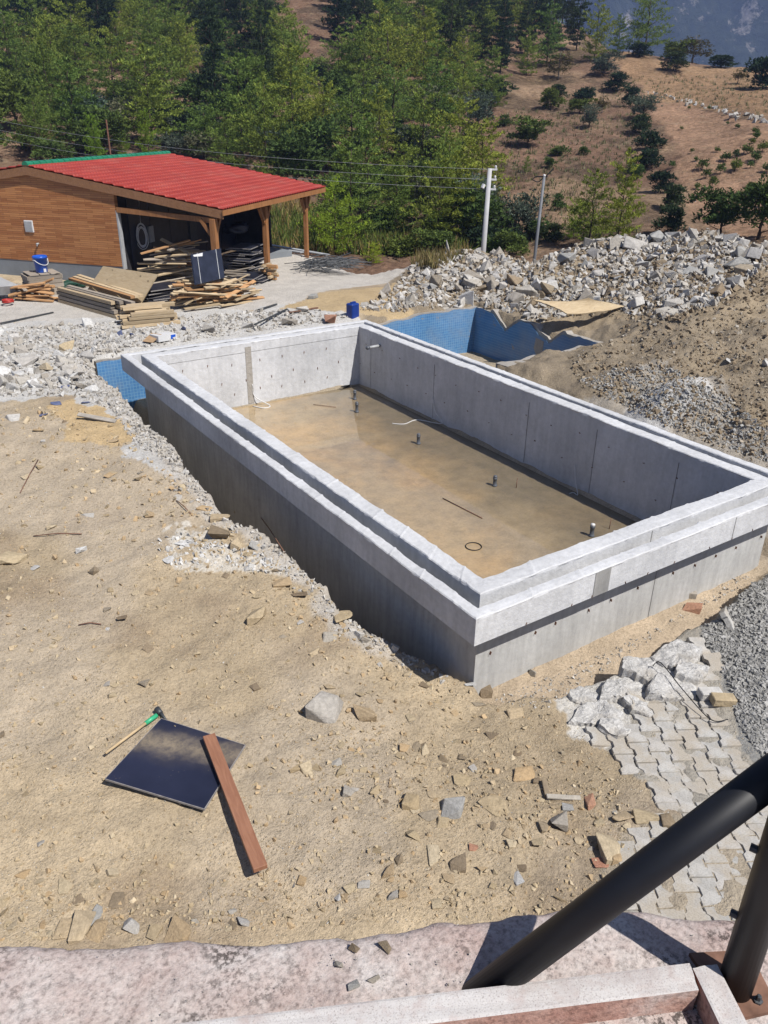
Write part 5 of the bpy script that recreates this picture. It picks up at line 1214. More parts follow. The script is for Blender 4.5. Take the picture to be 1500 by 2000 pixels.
heap(50, wp(372, 602), wp(470, 586), .5, .62, (1.1, 2.0), ['lumber', 'lumber', 'lumber_orange'], 'the pile before the dark panel', 'pale boards heaped before the dark panel', 0, .22)
heap(58, wp(332, 566), wp(374, 548), .5, 1.25, (1.0, 1.7), ['lumber', 'lumber_orange', 'lumber_grey'], 'the tangled heap behind the plywood', 'tangled boards under the porch', -1.15, .5)
heap(16, wp(335, 592), wp(385, 585), .2, .25, (.7, 1.1), ['lumber_orange', 'lumber_grey'], 'the low stack ends facing the camera', 'short battens below the tangled heap', 1.2, .08, (.07, .07))
heap(20, wp(40, 588), wp(90, 584), .35, .42, (.6, 1.3), ['lumber_orange', 'lumber_orange', 'lumber_grey'], 'the scrap wood by the blue bucket', 'scrap boards left of the crate', -.6, .45)
heap(10, wp(455, 552), wp(475, 548), .3, .38, (.6, 1.1), ['lumber_grey', 'lumber'], 'the little pile behind the dark panel', 'boards behind the dark panel', -.9, .3)
# bundle of small offcuts by the porch post
for k in range(12):
    c = wp(524+rp.uniform(-4, 8), 548-rp.uniform(0, 4)); z = .05+.085*(k//2); ln = .55; a = rp.choice([.69, .69+PI/2])+rp.gauss(0, .1)
    plank(c+[-math.cos(a)*ln/2, -math.sin(a)*ln/2, z], c+[math.cos(a)*ln/2, math.sin(a)*ln/2, z], .10, .07, 'lumber_orange' if k % 2 else 'lumber', f"short offcut {'near the top of' if k > 7 else 'low in'} the bundle at the middle porch post", 'offcut', 'offcuts stacked at the porch post')
for k, (a, b, lab) in enumerate([((565, 612), (620, 603), 'thin reddish lath on the crushed concrete right of the planks'), ((505, 607), (540, 596), 'grey lath lying on the crushed concrete'), ((0, 634), (105, 612), 'long dark rod lying on the terrace at the left'), ((498, 636), (560, 606), 'dark bent strip on the crushed concrete')]):
    plank(wp(*a, .03), wp(*b, .03), .05, .03, 'rust' if k == 0 else 'dark_metal', lab, 'rod')
# big plywood sheet leaning on the timber
pc = [at(170, 568, -.10), at(276, 592, -.16), at(309, 536, .62), at(202, 520, .62)]
def quad_slab(name, pts, th, mat, label, cat, parent=None):
    pts = [np.array(q) for q in pts]; n = np.cross(pts[1]-pts[0], pts[3]-pts[0]); n = n/np.linalg.norm(n); mid = sum(pts)/4
    xa = (pts[1]-pts[0]); xa = xa/np.linalg.norm(xa); ya = np.cross(n, xa); R3 = np.array([xa, ya, n])
    lo = [(R3@(q-mid)) for q in pts]; mb = MB(); mb.poly([(v[0], v[1], v[2]-th/2) for v in lo]+[(v[0], v[1], v[2]+th/2) for v in lo], [(3, 2, 1, 0), (4, 5, 6, 7), (0, 1, 5, 4), (1, 2, 6, 5), (2, 3, 7, 6), (3, 0, 4, 7)])
    o = mb.build(name, M[mat], parent); Mx = Matrix([[xa[i], ya[i], n[i], mid[i]] for i in range(3)]+[[0, 0, 0, 1]]); o.matrix_world = Mx; return tag(o, label, cat) if label else o
quad_slab('plywood_sheet', pc, .03, 'plywood', 'large pale plywood sheet leaning against the timber heap', 'plywood sheet')
pcb = [at(166, 566, -.13), at(292, 600, -.2), at(318, 541, .52), at(205, 522, .55)]
dp4 = [at(381, 557, .42), at(438, 543, .42), at(435, 492, 1.14), at(373, 497, 1.16)]
dp4[2] = dp4[1]+(dp4[3]-dp4[0])*1.0
dk = thing('shutter_board', 'dark blue black formwork panel standing upright among the boards', 'panel', (0, 0, 0))
quad_slab('panel', dp4, .05, 'black_film', None, None, dk)
def mixp(a, b, f): return np.array(a)*(1-f)+np.array(b)*f
off_ = np.cross(dp4[1]-dp4[0], dp4[3]-dp4[0]); off_ = off_/np.linalg.norm(off_); off_ = off_ if off_@(CAM-dp4[0]) > 0 else -off_
for f in (.18, .82):
    MB().bar(mixp(dp4[0], dp4[1], f)+off_*.03, mixp(dp4[3], dp4[2], f)+off_*.03, .012, .008).build('seam', M['grey_metal'], dk)
s1 = [mixp(mixp(dp4[3], dp4[2], a), mixp(dp4[0], dp4[1], a), b)+off_*.032 for a, b in ((.04, .04), (.36, .03), (.34, .14), (.06, .10))]
MB().poly(s1, [(0, 1, 2, 3)]).build('paper_scrap', M['white_plastic'], dk)
# stacks of black formwork sheets
def sheets(px, py, n, size, dz, words, grp, rz=.69, base=0.0):
    c = wp(px, py)
    for k in range(n):
        sc = rp.uniform(.75, 1.08); key = ('sheet', round(sc*4)); 
        if key not in _pm: _pm[key] = MB().box((0, 0, 0), (size[0]*round(sc*4)/4, size[1], .03)).mesh('sheet', M['black_film']); _pm[key].materials.append(M['panel_edge']); [setattr(p_, 'material_index', 1) for p_ in _pm[key].polygons if abs(p_.normal.z) < .5]
        o = link('formwork_sheet', _pm[key]); o.location = (c[0]+rp.gauss(0, .10), c[1]+rp.gauss(0, .10), TZ+.03+base+k*dz); o.rotation_euler = (rp.gauss(0, .015), rp.gauss(0, .015), rz+rp.gauss(0, .10))
        lv = 'bottom' if k == 0 else 'topmost' if k == n-1 else 'lower' if k < n/3 else 'middle' if k < 2*n/3 else 'upper'
        tag(o, f'{lv} black formwork sheet in {words}', 'formwork sheet', grp)
sheets(482, 534, 16, (1.25, .8), .058, 'the tall stack between the porch posts', 'formwork sheets between the porch posts')
sheets(500, 548, 4, (1.3, .5), .05, 'the low stack before the tall one', 'formwork sheets before the tall stack', .69)
sheets(318, 588, 9, (.95, .7), .05, 'the stack half hidden under the tangled boards', 'formwork sheets under the boards', .2)
# crate with the blue bucket
cb_ = wp(88, 576); crate = thing('crate', 'weathered stack of box boards carrying the blue bucket', 'crate', cb_, .05)
for k in range(5):
    z = .07+k*.125; w_, d2 = .98-.04*(k % 2), .72
    for (x, y, a, b) in ((0, -d2/2, w_, .035), (0, d2/2, w_, .035), (-w_/2, 0, .035, d2), (w_/2, 0, .035, d2)):
        MB().box((x, y, z), (a, b, .11)).build('board', M['lumber_grey'], crate)
for x in (-.3, 0, .3): MB().box((x, 0, .665), (.27, .80, .025)).build('top_board', M['lumber_grey'], crate)
bk = thing('bucket', 'bright blue plastic bucket with a white band standing on the crate', 'bucket', (cb_[0]+.02, cb_[1]-.05, TZ+.68))
MB().lathe((0, 0, 0), [(.155, 0), (.165, .02), (.20, .40), (.215, .40), (.215, .45), (.20, .47), (.19, .47), (.185, .44)], 24).build('tub', M['blue_plastic'], bk, True)
MB().tube([(.212*math.cos(a), .212*math.sin(a), .38-.16*abs(math.sin((a-3.6)*1.0)) if PI < a < 2*PI else .38) for a in np.linspace(PI, 2*PI, 17)], .011, 6).build('handle', M['white_plastic'], bk, True)
MB().box((.05, -.185, .07), (.07, .02, .10)).build('label', M['white_plastic'], bk)
# wheelbarrow-like metal tub and junk at the far left
P = wp(2, 585); tb = thing('metal_tub', 'grey metal barrow tub at the left edge of the photo', 'tub', P, .4)
MB().box((0, 0, .38), (.55, .8, .28), 0, .1, .15, 1.25).build('tray', M['grey_metal'], tb); MB().tube([(.2, -.3, .05), (.5, -.5, .3)], .02, 8).build('handle', M['white_plastic'], tb, True); MB().tube([(.2, .1, .02), (.7, -.15, .28)], .02, 8).build('handle', M['white_plastic'], tb, True)
o = link('red_hose', MB().tube([(.10*math.cos(a), .10*math.sin(a), .06+.004*a) for a in np.linspace(0, 12, 50)], .02, 6).mesh('hose', M['red_paint'], True)); P = wp(17, 597); o.location = P; o.scale = (1.4, 1.4, 1.6); tag(o, 'coiled red hose on the terrace beside the scrap wood', 'hose')
P = wp(135, 566); o = link('tarpaulin', lumpy(31, (1.1, .5, .35), 'green_tarp', 3, .4)); o.location = (P[0], P[1], TZ+.14); tag(o, 'crumpled dark green tarpaulin behind the timber stack', 'tarpaulin')
P = wp(465, 500); o = link('black_tarpaulin', lumpy(33, (.9, .6, .3), 'black_film', 3, .4)); o.location = (P[0], P[1], TZ+1.02); tag(o, 'black cloth lying on the tall sheet stack', 'cloth'); o.name = 'cloth'
P = at(689, 626, -.42); j = thing('jerry_can', 'dark blue plastic jerry can standing behind the far pool corner', 'jerry can', (P[0], P[1], -.42), .3)
MB().box((0, 0, .24), (.30, .26, .48)).build('body', M['blue_dark_plastic'], j, False, .03); MB().box((0, 0, .50), (.16, .04, .04)).build('handle', M['blue_dark_plastic'], j); MB().lathe((.09, 0, .46), [(.035, 0), (.035, .05)], 10).build('cap', M['blue_dark_plastic'], j)
P = hit(645, 632); stone('brick_lump', P, (.38, .3, .3), 'stone_brick', 'red lump of broken brick beside the blue jerry can', 'brick')
for (px, py, w, m_, lab) in [(590, 608, 26, 'stone_pale', 'rounded pale concrete lump left of the jerry can'), (571, 612, 20, 'stone_pale', 'smaller pale lump beside the rounded one'), (612, 583, 18, 'stone_grey', 'grey block on the orange dirt bank'), (410, 648, 28, 'stone_pale', 'pale flat chunk on the crushed concrete near the pool corner'),
                             (565, 634, 28, 'stone_pale', 'wedge of pale concrete against the far rim'), (174, 637, 28, 'stone_white', 'white plaster block on the broken terrace edge'), (485, 640, 24, 'stone_pale', 'tilted pale chunk behind the far rim'), (88, 722, 30, 'stone_tan', 'tan squarish slab among the white debris'), (132, 682, 30, 'stone_tan', 'brown wooden board scrap on the white debris')]:
    P = hit(px, py); s = np.linalg.norm(P-CAM)/F; stone('chunk', P, (w*s, w*s*.8, w*s*.5), m_, lab, 'rubble', None, None, 'hull', sink=.15)
P = hit(320, 664); bx_ = thing('paint_box', 'flattened pale cardboard box with a blue end on the crushed concrete', 'box', P, .3)
MB().box((0, 0, .08), (.55, .34, .14), 0, .05).build('carton', M['white_plastic'], bx_); MB().box((.16, -.172, .08), (.14, .012, .10), 0, .05).build('blue_print', M['blue_plastic'], bx_); MB().box((-.3, .05, .1), (.4, .3, .012), .3, -.3).build('flap', M['cardboard'], bx_)
for (px, py) in ((234, 655), (257, 658), (358, 645)):
    P = hit(px, py); stone('flake', P, (.16, .12, .16), 'flake_blue', f"small blue grey flake on the crushed concrete {'left' if px<240 else 'centre' if px<300 else 'right'} of the three", 'scrap', None, None, 'hull')
# tangle of thin bars on the terrace
wt = MB(); wc = wp(645, 525)
for k in range(90):
    a = rp.gauss(-.2, .5); ln = rp.uniform(.8, 2.0); c = wc+np.array([rp.gauss(0, .45), rp.gauss(0, .35), .04+rp.random()*.28]); v = np.array([math.cos(a), math.sin(a), rp.gauss(0, .06)])*ln/2; m_ = (c+np.array([0, 0, rp.uniform(0, .15)]))
    wt.tube([c-v, m_, c+v], .012, 4)
tag(wt.build('rebar_tangle', M['dark_metal']), 'grey tangle of thin steel bars heaped on the terrace by the last post', 'steel bars')
o = MB().box((0, 0, 0), (.0, .0, .0))
# long pale edging strips lying beside the terrace end
for k, (a, b, lab) in enumerate([((505, 487), (590, 498), 'white sheet metal strip along the terrace edge beyond the posts'), ((520, 483), (640, 503), 'pale board on the terrace edge right of the white strip')]):
    plank(wp(*a, .12), wp(*b, .10), .22, .04, 'grey_metal', lab, 'strip')
sr = MB().bar(wp(510, 500, .15), wp(548, 508, .15), 1.1, .28).build('dark_trough', M['plinth']); tag(sr, 'dark grey trough on the terrace behind the porch post', 'trough')
# warped plywood on the rubble
Q = [hit(1042, 584), hit(1110, 612), hit(1222, 598), hit(1165, 582)]
zq = max(q_[2] for q_ in Q); print('WARP', [q_[2] for q_ in Q])
Q = [at(1042, 583, zq+.12), at(1108, 613, zq-.12), at(1222, 598, zq+.0), at(1150, 583, zq+.18)]
n_ = 14; g = np.linspace(0, 1, n_); V = []
for v in g:
    for u in g:
        p_ = (np.array(Q[0])*(1-u)+np.array(Q[3])*u)*(1-v)+(np.array(Q[1])*(1-u)+np.array(Q[2])*u)*v
        p_ = p_+np.array([0, 0, -.06*math.sin(PI*u)*(1-.3*v)+float(fbm(u*3, v*3, .7, 3, 6))*.05]); V.append(p_)
V = np.array(V); mid = V.mean(0); idx = np.arange(n_*n_).reshape(n_, n_); Fp = np.stack([idx[:-1, :-1], idx[1:, :-1], idx[1:, 1:], idx[:-1, 1:]], -1).reshape(-1, 4)
o = link('warped_sheet', npmesh('sheet', V-mid, Fp, M['plywood'], False)); o.location = mid; md = o.modifiers.new('s', 'SOLIDIFY'); md.thickness = .025; tag(o, 'warped pale plywood sheet lying on the slope of the rubble heap', 'plywood sheet')
# ------------------------------------------------------------ vegetation
def leaves(C, Nrm, size, rs, per=6, thin=.35, spread=.9):
    """clusters of small leaf triangles around centres C, leaning along Nrm"""
    n = len(C); k = n*per; c = np.repeat(C, per, 0); nn = np.repeat(Nrm, per, 0); s = np.repeat(size, per)
    dirv = nn+rs.normal(0, .55, (k, 3)); dirv /= np.linalg.norm(dirv, axis=1)[:, None]
    sd = np.cross(dirv, rs.normal(0, 1, (k, 3))); sd /= np.linalg.norm(sd, axis=1)[:, None]+1e-9
    o = c+rs.normal(0, 1, (k, 3))*(s*spread*.4)[:, None]; s2 = s*rs.uniform(.6, 1.2, k)
    a = o-sd*(s2*thin)[:, None]; b = o+sd*(s2*thin)[:, None]; t = o+dirv*(s2*1.25)[:, None]
    V = np.stack([a, b, t], 1).reshape(-1, 3); Fa = np.arange(len(V)).reshape(-1, 3)
    ti = np.clip(np.repeat(rs.random(n), per)*.6+rs.random(k)*.4, 0, 1); return V, Fa, ti
def crown_pine(seed, slim=.30, airy=0.25, n_lv=15, base=.14, droop=.1, mat='pine_leaf', rnd_top=.0):
    rs = np.random.default_rng(seed); C = []; Nn = []; S = []
    for lv in range(n_lv):
        t = lv/(n_lv-1); z = base+(1-base)*t*.97; prof = (1-t)**(.75-.35*rnd_top)*(1-.55*np.exp(-t*9)*(1-rnd_top*.5)); prof = prof*(1+rs.normal(0, .10))
        nb = max(3, int(9-5*t))
        for b in range(nb):
            if rs.random() < airy*.5: continue
            a = rs.uniform(0, 2*PI); Lb = slim*prof*rs.uniform(.65, 1.2); up = .10+.5*t-droop+rs.normal(0, .08); m = max(4, int(Lb/.0105))
            for j in range(m):
                f = .25+.75*(j+rs.random())/m; r_ = Lb*f; w = .35*Lb*(1-f*.5)
                p = np.array([math.cos(a)*r_, math.sin(a)*r_, z+up*r_]); p += rs.normal(0, 1, 3)*np.array([w, w, .35*w])*.5
                C.append(p); d = np.array([math.cos(a), math.sin(a), .85+up]); Nn.append(d/np.linalg.norm(d)); S.append(rs.uniform(.014, .025))
    C = np.array(C); V, Fa, ti = leaves(C, np.array(Nn), np.array(S), rs, 7, .26); return npmesh('crown', V, Fa, M[mat], False, tint=ti)
def crown_round(seed, lobes=9, flat=.8, mat='bush_leaf', n=900, base=.05, leaf=.045, rag=.25, stemgap=0., per=5):
    rs = np.random.default_rng(seed); cs = []
    for i in range(lobes):
        a = rs.uniform(0, 2*PI); r_ = rs.uniform(0, .30); cs.append((math.cos(a)*r_, math.sin(a)*r_, stemgap+base+rs.uniform(.10, .62)*(1-stemgap), rs.uniform(.16, .30)))
    cs.append((0, 0, stemgap+.30*(1-stemgap), .34)); cs.append((.12, -.1, stemgap+.12*(1-stemgap), .26)); C = []; Nn = []; S = []
    for i in range(n):
        x, y, z, r_ = cs[rs.integers(0, len(cs))]; d = rs.normal(0, 1, 3); d /= np.linalg.norm(d)
        if d[2] < -.35: d[2] *= -.4
        rr_ = r_*(1-abs(rs.normal(0, rag))); p = np.array([x+d[0]*rr_, y+d[1]*rr_, z+d[2]*rr_*flat])
        if p[2] < .01: p[2] = rs.uniform(.01, .08)
        C.append(p); dn = d+np.array([0, 0, .5]); Nn.append(dn/np.linalg.norm(dn)); S.append(leaf*rs.uniform(.6, 1.3))
    V, Fa, ti = leaves(np.array(C), np.array(Nn), np.array(S), rs, per, .36); return npmesh('crown', V, Fa, M[mat], False, tint=ti)
def trunk_mesh(seed, h=.88, r=.013, mat='bark', limbs=7, lean=.02):
    rs = random.Random(seed); mb = MB(); pts = [(rs.uniform(-1, 1)*lean*i/5, rs.uniform(-1, 1)*lean*i/5, h*i/6-.04*(i == 0)) for i in range(7)]; mb.tube(pts, r, 7, r*.2)
    for k in range(limbs):
        z = h*(.18+.7*k/limbs); a = rs.uniform(0, 6.28); ln = .22*(1-z*.7); mb.tube([(0, 0, z), (math.cos(a)*ln*.5, math.sin(a)*ln*.5, z+.04), (math.cos(a)*ln, math.sin(a)*ln, z+.09)], r*.35, 4, r*.1)
    return mb.mesh('trunk', M[mat], True)
KINDS = {
 'pine': ('pine_tree', 'tree', [crown_pine(10+i, .33+.03*(i % 3), .22, 13, .07, -.05, 'pine_leaf', .45+.25*(i % 2)) for i in range(5)], [trunk_mesh(i) for i in range(2)]),
 'round': ('pine_tree', 'tree', [crown_pine(30+i, .42, .22, 11, .14, -.05, 'pine_leaf', 1.1) for i in range(3)], [trunk_mesh(i+4, .85, .022) for i in range(2)]),
 'dark': ('conifer_tree', 'tree', [crown_pine(40+i, .22+.03*(i % 2), .12, 19, .10, .18, 'dark_leaf', .1) for i in range(4)], [trunk_mesh(i+8) for i in range(2)]),
 'bright': ('young_pine', 'tree', [crown_pine(50+i, .40, .15, 11, .04, -.25, 'bright_leaf', .8) for i in range(3)], [trunk_mesh(i+12, .8, .014) for i in range(1)]),
 'olive': ('olive_tree', 'tree', [crown_round(60+i, 9, .85, 'olive_leaf', 800, .0, .040, .22, .12) for i in range(3)], [trunk_mesh(i+14, .55, .04) for i in range(1)]),
 'bush': ('bush', 'bush', [crown_round(70+i, 8, .8, 'bush_leaf', 620, .0, .050, .2) for i in range(4)], [trunk_mesh(i+16, .4, .02, limbs=4) for i in range(1)]),
 'darkbush': ('bush', 'bush', [crown_round(80+i, 8, .75, 'dark_leaf', 620, .0, .052, .2) for i in range(3)], [trunk_mesh(i+18, .4, .02, limbs=4) for i in range(1)]),
 'oak': ('broadleaf_tree', 'tree', [crown_round(90+i, 10, .8, 'bush_leaf', 850, .0, .042, .25, .18) for i in range(3)], [trunk_mesh(i+20, .6, .03) for i in range(1)]),
 'brown': ('thin_tree', 'tree', [crown_round(95+i, 9, .9, 'brown_leaf', 380, .0, .038, .3, .15) for i in range(2)], [trunk_mesh(i+22, .85, .022, 'bark_pale', 14) for i in range(1)]),
 'sapling': ('sapling', 'tree', [crown_round(98+i, 5, .9, 'bush_leaf', 150, .0, .085, .3, .15, 4) for i in range(2)], [trunk_mesh(i+24, .6, .02, limbs=5) for i in range(1)])}
NAMEW = {'pine': 'green pine', 'round': 'rounded pine', 'dark': 'tall dark conifer', 'bright': 'bright yellow green young pine', 'olive': 'silver grey olive tree', 'bush': 'green bush', 'darkbush': 'dark green bush', 'oak': 'leafy broadleaf tree', 'brown': 'thin brownish tree', 'sapling': 'small orchard sapling'}
nplant = 0
def plant(kind, px, py, hpx, label=None, group=None, wide=1.0, P=None, near=None):
    """px,py = foot in the photograph, hpx = height there"""
    global nplant
    if P is None:
        P = hill_hit(px, py) if near is None else near; k_ = 0
        while P is None and k_ < 16: k_ += 1; P = hill_hit(px, py+2*k_); hpx += 2
    if P is None: return
    dist = np.linalg.norm(P-CAM); h = hpx*dist/F/ .93
    nm, cat, crowns, trunks = KINDS[kind]; r = random.random
    root = thing(nm, label, cat, (P[0], P[1], P[2]-.05*h*.3), r()*6.28, group); root.scale = (h*wide, h*wide, h)
    k = random.randrange(len(crowns)); link('crown', crowns[k], root); link('trunk', random.choice(trunks), root); nplant += 1; return root
# individually placed, read off the photograph (kind, foot x, foot y, height px, width factor, label)
PL = [('round', 1258, 86, 70, 1.0, 'lone rounded pine standing on the ridge against the blue mountain'), ('darkbush', 1248, 112, 26, 2.0, 'wide dark bush on the ridge just below the lone pine'),
 ('darkbush', 1315, 138, 32, 1.9, 'sprawling dark bush on the ridge slope right of the lone pine'), ('brown', 1352, 118, 38, 1.9, 'olive brown dome shaped tree on the ridge line'), ('bush', 1318, 105, 24, 1.5, 'small bush beside the brown dome shaped tree'),
 ('darkbush', 1408, 132, 24, 2.4, 'long low dark bush on the ridge near the right edge'), ('darkbush', 1488, 175, 62, 1.2, 'dark tree mass at the right edge below the ridge'), ('brown', 1440, 165, 28, 1.2, 'brownish shrub left of the dark tree mass'),
 ('pine', 1160, 122, 88, 1.0, 'ragged pine at the right end of the dark conifer row'), ('pine', 1205, 108, 55, 1.0, 'slim pine on the ridge between the forest and the lone pine'), ('olive', 1178, 150, 40, 1.5, 'grey green round bush above the hedge line'),
 ('brown', 1090, 156, 46, 1.4, 'small tree with a bare fork on the brown slope'), ('darkbush', 1205, 180, 36, 1.5, 'dark bush at the head of the hedge line'), ('bush', 1080, 190, 22, 1.6, 'small bush under the forked tree'),
 ('darkbush', 1090, 192, 26, 1.6, 'round dark bush on the slope below the forked tree'), ('darkbush', 1140, 195, 28, 1.8, 'double dark bush in the middle of the brown slope'), ('bush', 1132, 222, 30, 1.9, 'low bush cluster on the middle of the brown slope'),
 ('bush', 1075, 215, 44, 1.2, 'conical bush at the left of the brown slope'), ('olive', 1150, 250, 40, 1.0, 'small olive tree with a shadow on the brown slope'), ('brown', 1175, 222, 34, 1.0, 'bare twiggy shrub on the brown slope'),
 ('darkbush', 1058, 150, 0, 1, None), ('oak', 1030, 290, 56, 1.5, 'bushy tree with gaps at the left of the brown slope'), ('bush', 985, 248, 24, 1.5, 'bush on the left shoulder of the brown slope'), ('bush', 1090, 305, 30, 1.5, 'round green bush low on the brown slope'),
 ('bush', 1140, 304, 17, 1.5, 'little green bush right of the round one'), ('bright', 1028, 338, 26, .9, 'tiny bright bush above the grey pole'), ('bush', 1072, 328, 22, 1.4, 'small shrub at the top of the grey pole'),
 ('darkbush', 1232, 208, 36, 1.2, 'second dark bush in the hedge line'), ('olive', 1255, 232, 42, 1.3, 'grey green tree in the hedge line'), ('darkbush', 1248, 262, 44, 1.1, 'dark bush in the hedge line beside the orange field top'), ('darkbush', 1268, 292, 46, 1.2, 'dark bush midway down the hedge line'),
 ('darkbush', 1262, 330, 48, 1.1, 'dark bush below the middle of the hedge line'), ('bush', 1240, 352, 36, 1.1, 'lighter bush at the left side of the hedge line'), ('darkbush', 1290, 378, 48, 1.2, 'wide dark bush low in the hedge line'), ('darkbush', 1312, 412, 50, 1.2, 'second wide dark bush low in the hedge line'),
 ('darkbush', 1308, 462, 62, 1.1, 'lowest dark bush of the hedge line'), ('pine', 1150, 480, 120, 1.1, 'bushy pine behind the rubble heap right of the grey pole'), ('pine', 1205, 478, 150, .9, 'taller feathery pine behind the rubble heap'), ('bright', 1118, 470, 60, 1.0, 'light green pine low beside the grey pole'),
 ('oak', 1405, 460, 86, 1.25, 'rounded green tree behind the highest crest of rubble'), ('oak', 1480, 470, 110, 1.1, 'large green tree behind the rubble at the right edge'), ('olive', 1005, 465, 88, 1.1, 'grey olive tree between the two poles'),
 ('bush', 1000, 505, 60, 1.3, 'green bush below the olive tree between the poles'), ('bush', 960, 505, 50, 1.3, 'green bush at the foot of the white pole'), ('darkbush', 1080, 475, 40, 1.4, 'dark bush at the foot of the grey pole'), ('bush', 1088, 412, 36, 1.0, 'lone bush above the feathery pines'),
 ('bright', 655, 500, 125, 1.05, 'bright young pine right beside the porch of the shed'), ('bright', 190, 318, 70, .8, 'yellow green young pine behind the shed ridge at the left'), ('bright', 292, 305, 68, .9, 'yellow green young pine just above the roof peak'), ('bright', 240, 305, 36, 1.0, 'small yellow green pine between the two above the ridge'),
 ('brown', 75, 310, 70, 1.1, 'brown green shrub above the left end of the shed'), ('olive', 175, 275, 78, 1.1, 'silver olive tree above the shed ridge'), ('olive', 240, 280, 74, 1.2, 'second silver olive tree right of the first'), ('olive', 345, 315, 50, 1.3, 'grey bush beyond the roof peak'), ('olive', 400, 320, 60, 1.3, 'grey bush beyond the red slope of the roof'),
 ('olive', 825, 345, 90, 1.0, 'silver grey olive tree left of the white pole'), ('olive', 850, 240, 66, 1.4, 'round grey olive tree on the wooded slope'), ('olive', 830, 430, 90, .9, 'greyish tree standing left of the bushy pine by the pole'), ('pine', 895, 480, 155, 1.1, 'bushy pine left of the white utility pole'),
 ('bright', 730, 515, 36, 1.6, 'low bright shrub at the terrace edge'), ('bush', 790, 500, 60, 1.6, 'low green bush beyond the terrace edge'), ('bush', 850, 500, 60, 1.5, 'leafy bush beyond the terrace right end')]
for kind, px, py, h, w_, lab in PL:
    if lab: plant(kind, px, py, h, lab, None, w_)
# hillside forest, individual trees by sight line
def region_words(px, py):
    if py < 90: row = 'atop the forest'
    elif py < 190: row = 'high on the slope'
    elif py < 300: row = 'midway up the slope'
    elif py < 400: row = 'low on the slope'
    else: row = 'at the slope foot'
    if px < 130: c = 'at the left edge'
    elif px < 330: c = 'above the shed ridge'
    elif px < 480: c = 'above the red roof'
    elif px < 640: c = 'above the porch'
    elif px < 780: c = 'above the terrace end'
    elif px < 930: c = 'left of the white pole'
    else: c = 'beside the clearing'
    return f'{row} {c}'
taken = []
FOREST = [(-120, -40), (1125, -40), (1130, 105), (1060, 140), (1000, 175), (960, 235), (905, 320), (940, 400), (930, 490), (640, 500), (560, 400), (330, 300), (60, 320), (-120, 340)]
GAPS = [(700, 250, 22, 16), (330, 230, 20, 14), (90, 215, 20, 14), (780, 170, 24, 14), (900, 60, 18, 12), (420, 235, 16, 12), (590, 62, 72, 66), (205, 170, 34, 40), (488, 150, 32, 34), (655, 125, 50, 26), (520, 185, 25, 22), (15, 300, 40, 34), (590, 20, 50, 25), (830, 60, 20, 18), (250, 45, 18, 10), (860, 130, 40, 10)]
def kind_for(px, py):
    r = random.random()
    darkz = (py < 150 and (60 < px < 260 or 340 < px < 560 or 640 < px < 780 or px > 850)) or (px > 830 and py < 180)
    if darkz and r < .6: return 'dark'
    if r > .97: return 'dark'
    if py > 240 and r < .10: return 'olive'
    if py > 120 and r < .30: return 'oak' if r > .17 else 'darkbush'
    if r < .34: return 'brown' if py < 200 else 'bush'
    return 'round' if r < .55 else 'pine'
ty = []
for attempt in range(6000):
    px, py = random.uniform(-120, 1130), random.uniform(-60, 505)
    if not inpoly(np.array([px]), np.array([py]), FOREST)[0]: continue
    if any(((px-a)/c)**2+((py-b)/d)**2 < 1 for a, b, c, d in GAPS): continue
    sp = 25+.062*max(0, py)
    if any(abs(px-a)/1.15 < sp and abs(py-b)/.62 < sp for a, b in ty): continue
    ty.append((px, py))
ty.sort(key=lambda q: q[1])
for px, py in ty:
    kd = kind_for(px, py); base_h = 56+.18*max(0, py)
    h = base_h*{'dark': 1.55, 'pine': 1.1, 'round': .95, 'olive': .75, 'oak': .8, 'darkbush': .5, 'bush': .55, 'brown': .8}[kd]*random.uniform(.75, 1.25)
    if py > 380 and kd in ('pine', 'round'): h *= .95
    wd = {'dark': .95, 'pine': 1.15, 'round': 1.2, 'olive': 1.15, 'oak': 1.15, 'darkbush': 1.7, 'bush': 1.6, 'brown': .9}[kd]*random.uniform(.85, 1.2)
    sz = 'large' if h > base_h*1.3 else 'small' if h < base_h*.8 else 'mid sized'
    plant(kd, px, py, h, f'{sz} {NAMEW[kd]} {region_words(px, py)}', 'trees of the wooded hillside', wd)
# understory bushes
SH = [(-100, 340), (60, 330), (330, 295), (560, 390), (640, 500), (930, 500), (1060, 480), (1070, 430), (960, 400), (940, 300), (1000, 210), (900, 180), (700, 150), (500, 100), (100, 120), (-100, 140)]
k = 0
while k < 95:
    px, py = random.uniform(-100, 1060), random.uniform(100, 500)
    if not inpoly(np.array([px]), np.array([py]), SH)[0] or any(((px-a)/c)**2+((py-b)/d)**2 < .8 for a, b, c, d in GAPS): continue
    kd = random.choice(['bush', 'darkbush', 'bush', 'olive', 'oak']); h = random.uniform(22, 50)*(.6+py/700)
    plant(kd, px, py, h, f'low {NAMEW[kd]} {region_words(px, py)}', 'undergrowth on the wooded hillside', random.uniform(1.2, 1.9)); k += 1
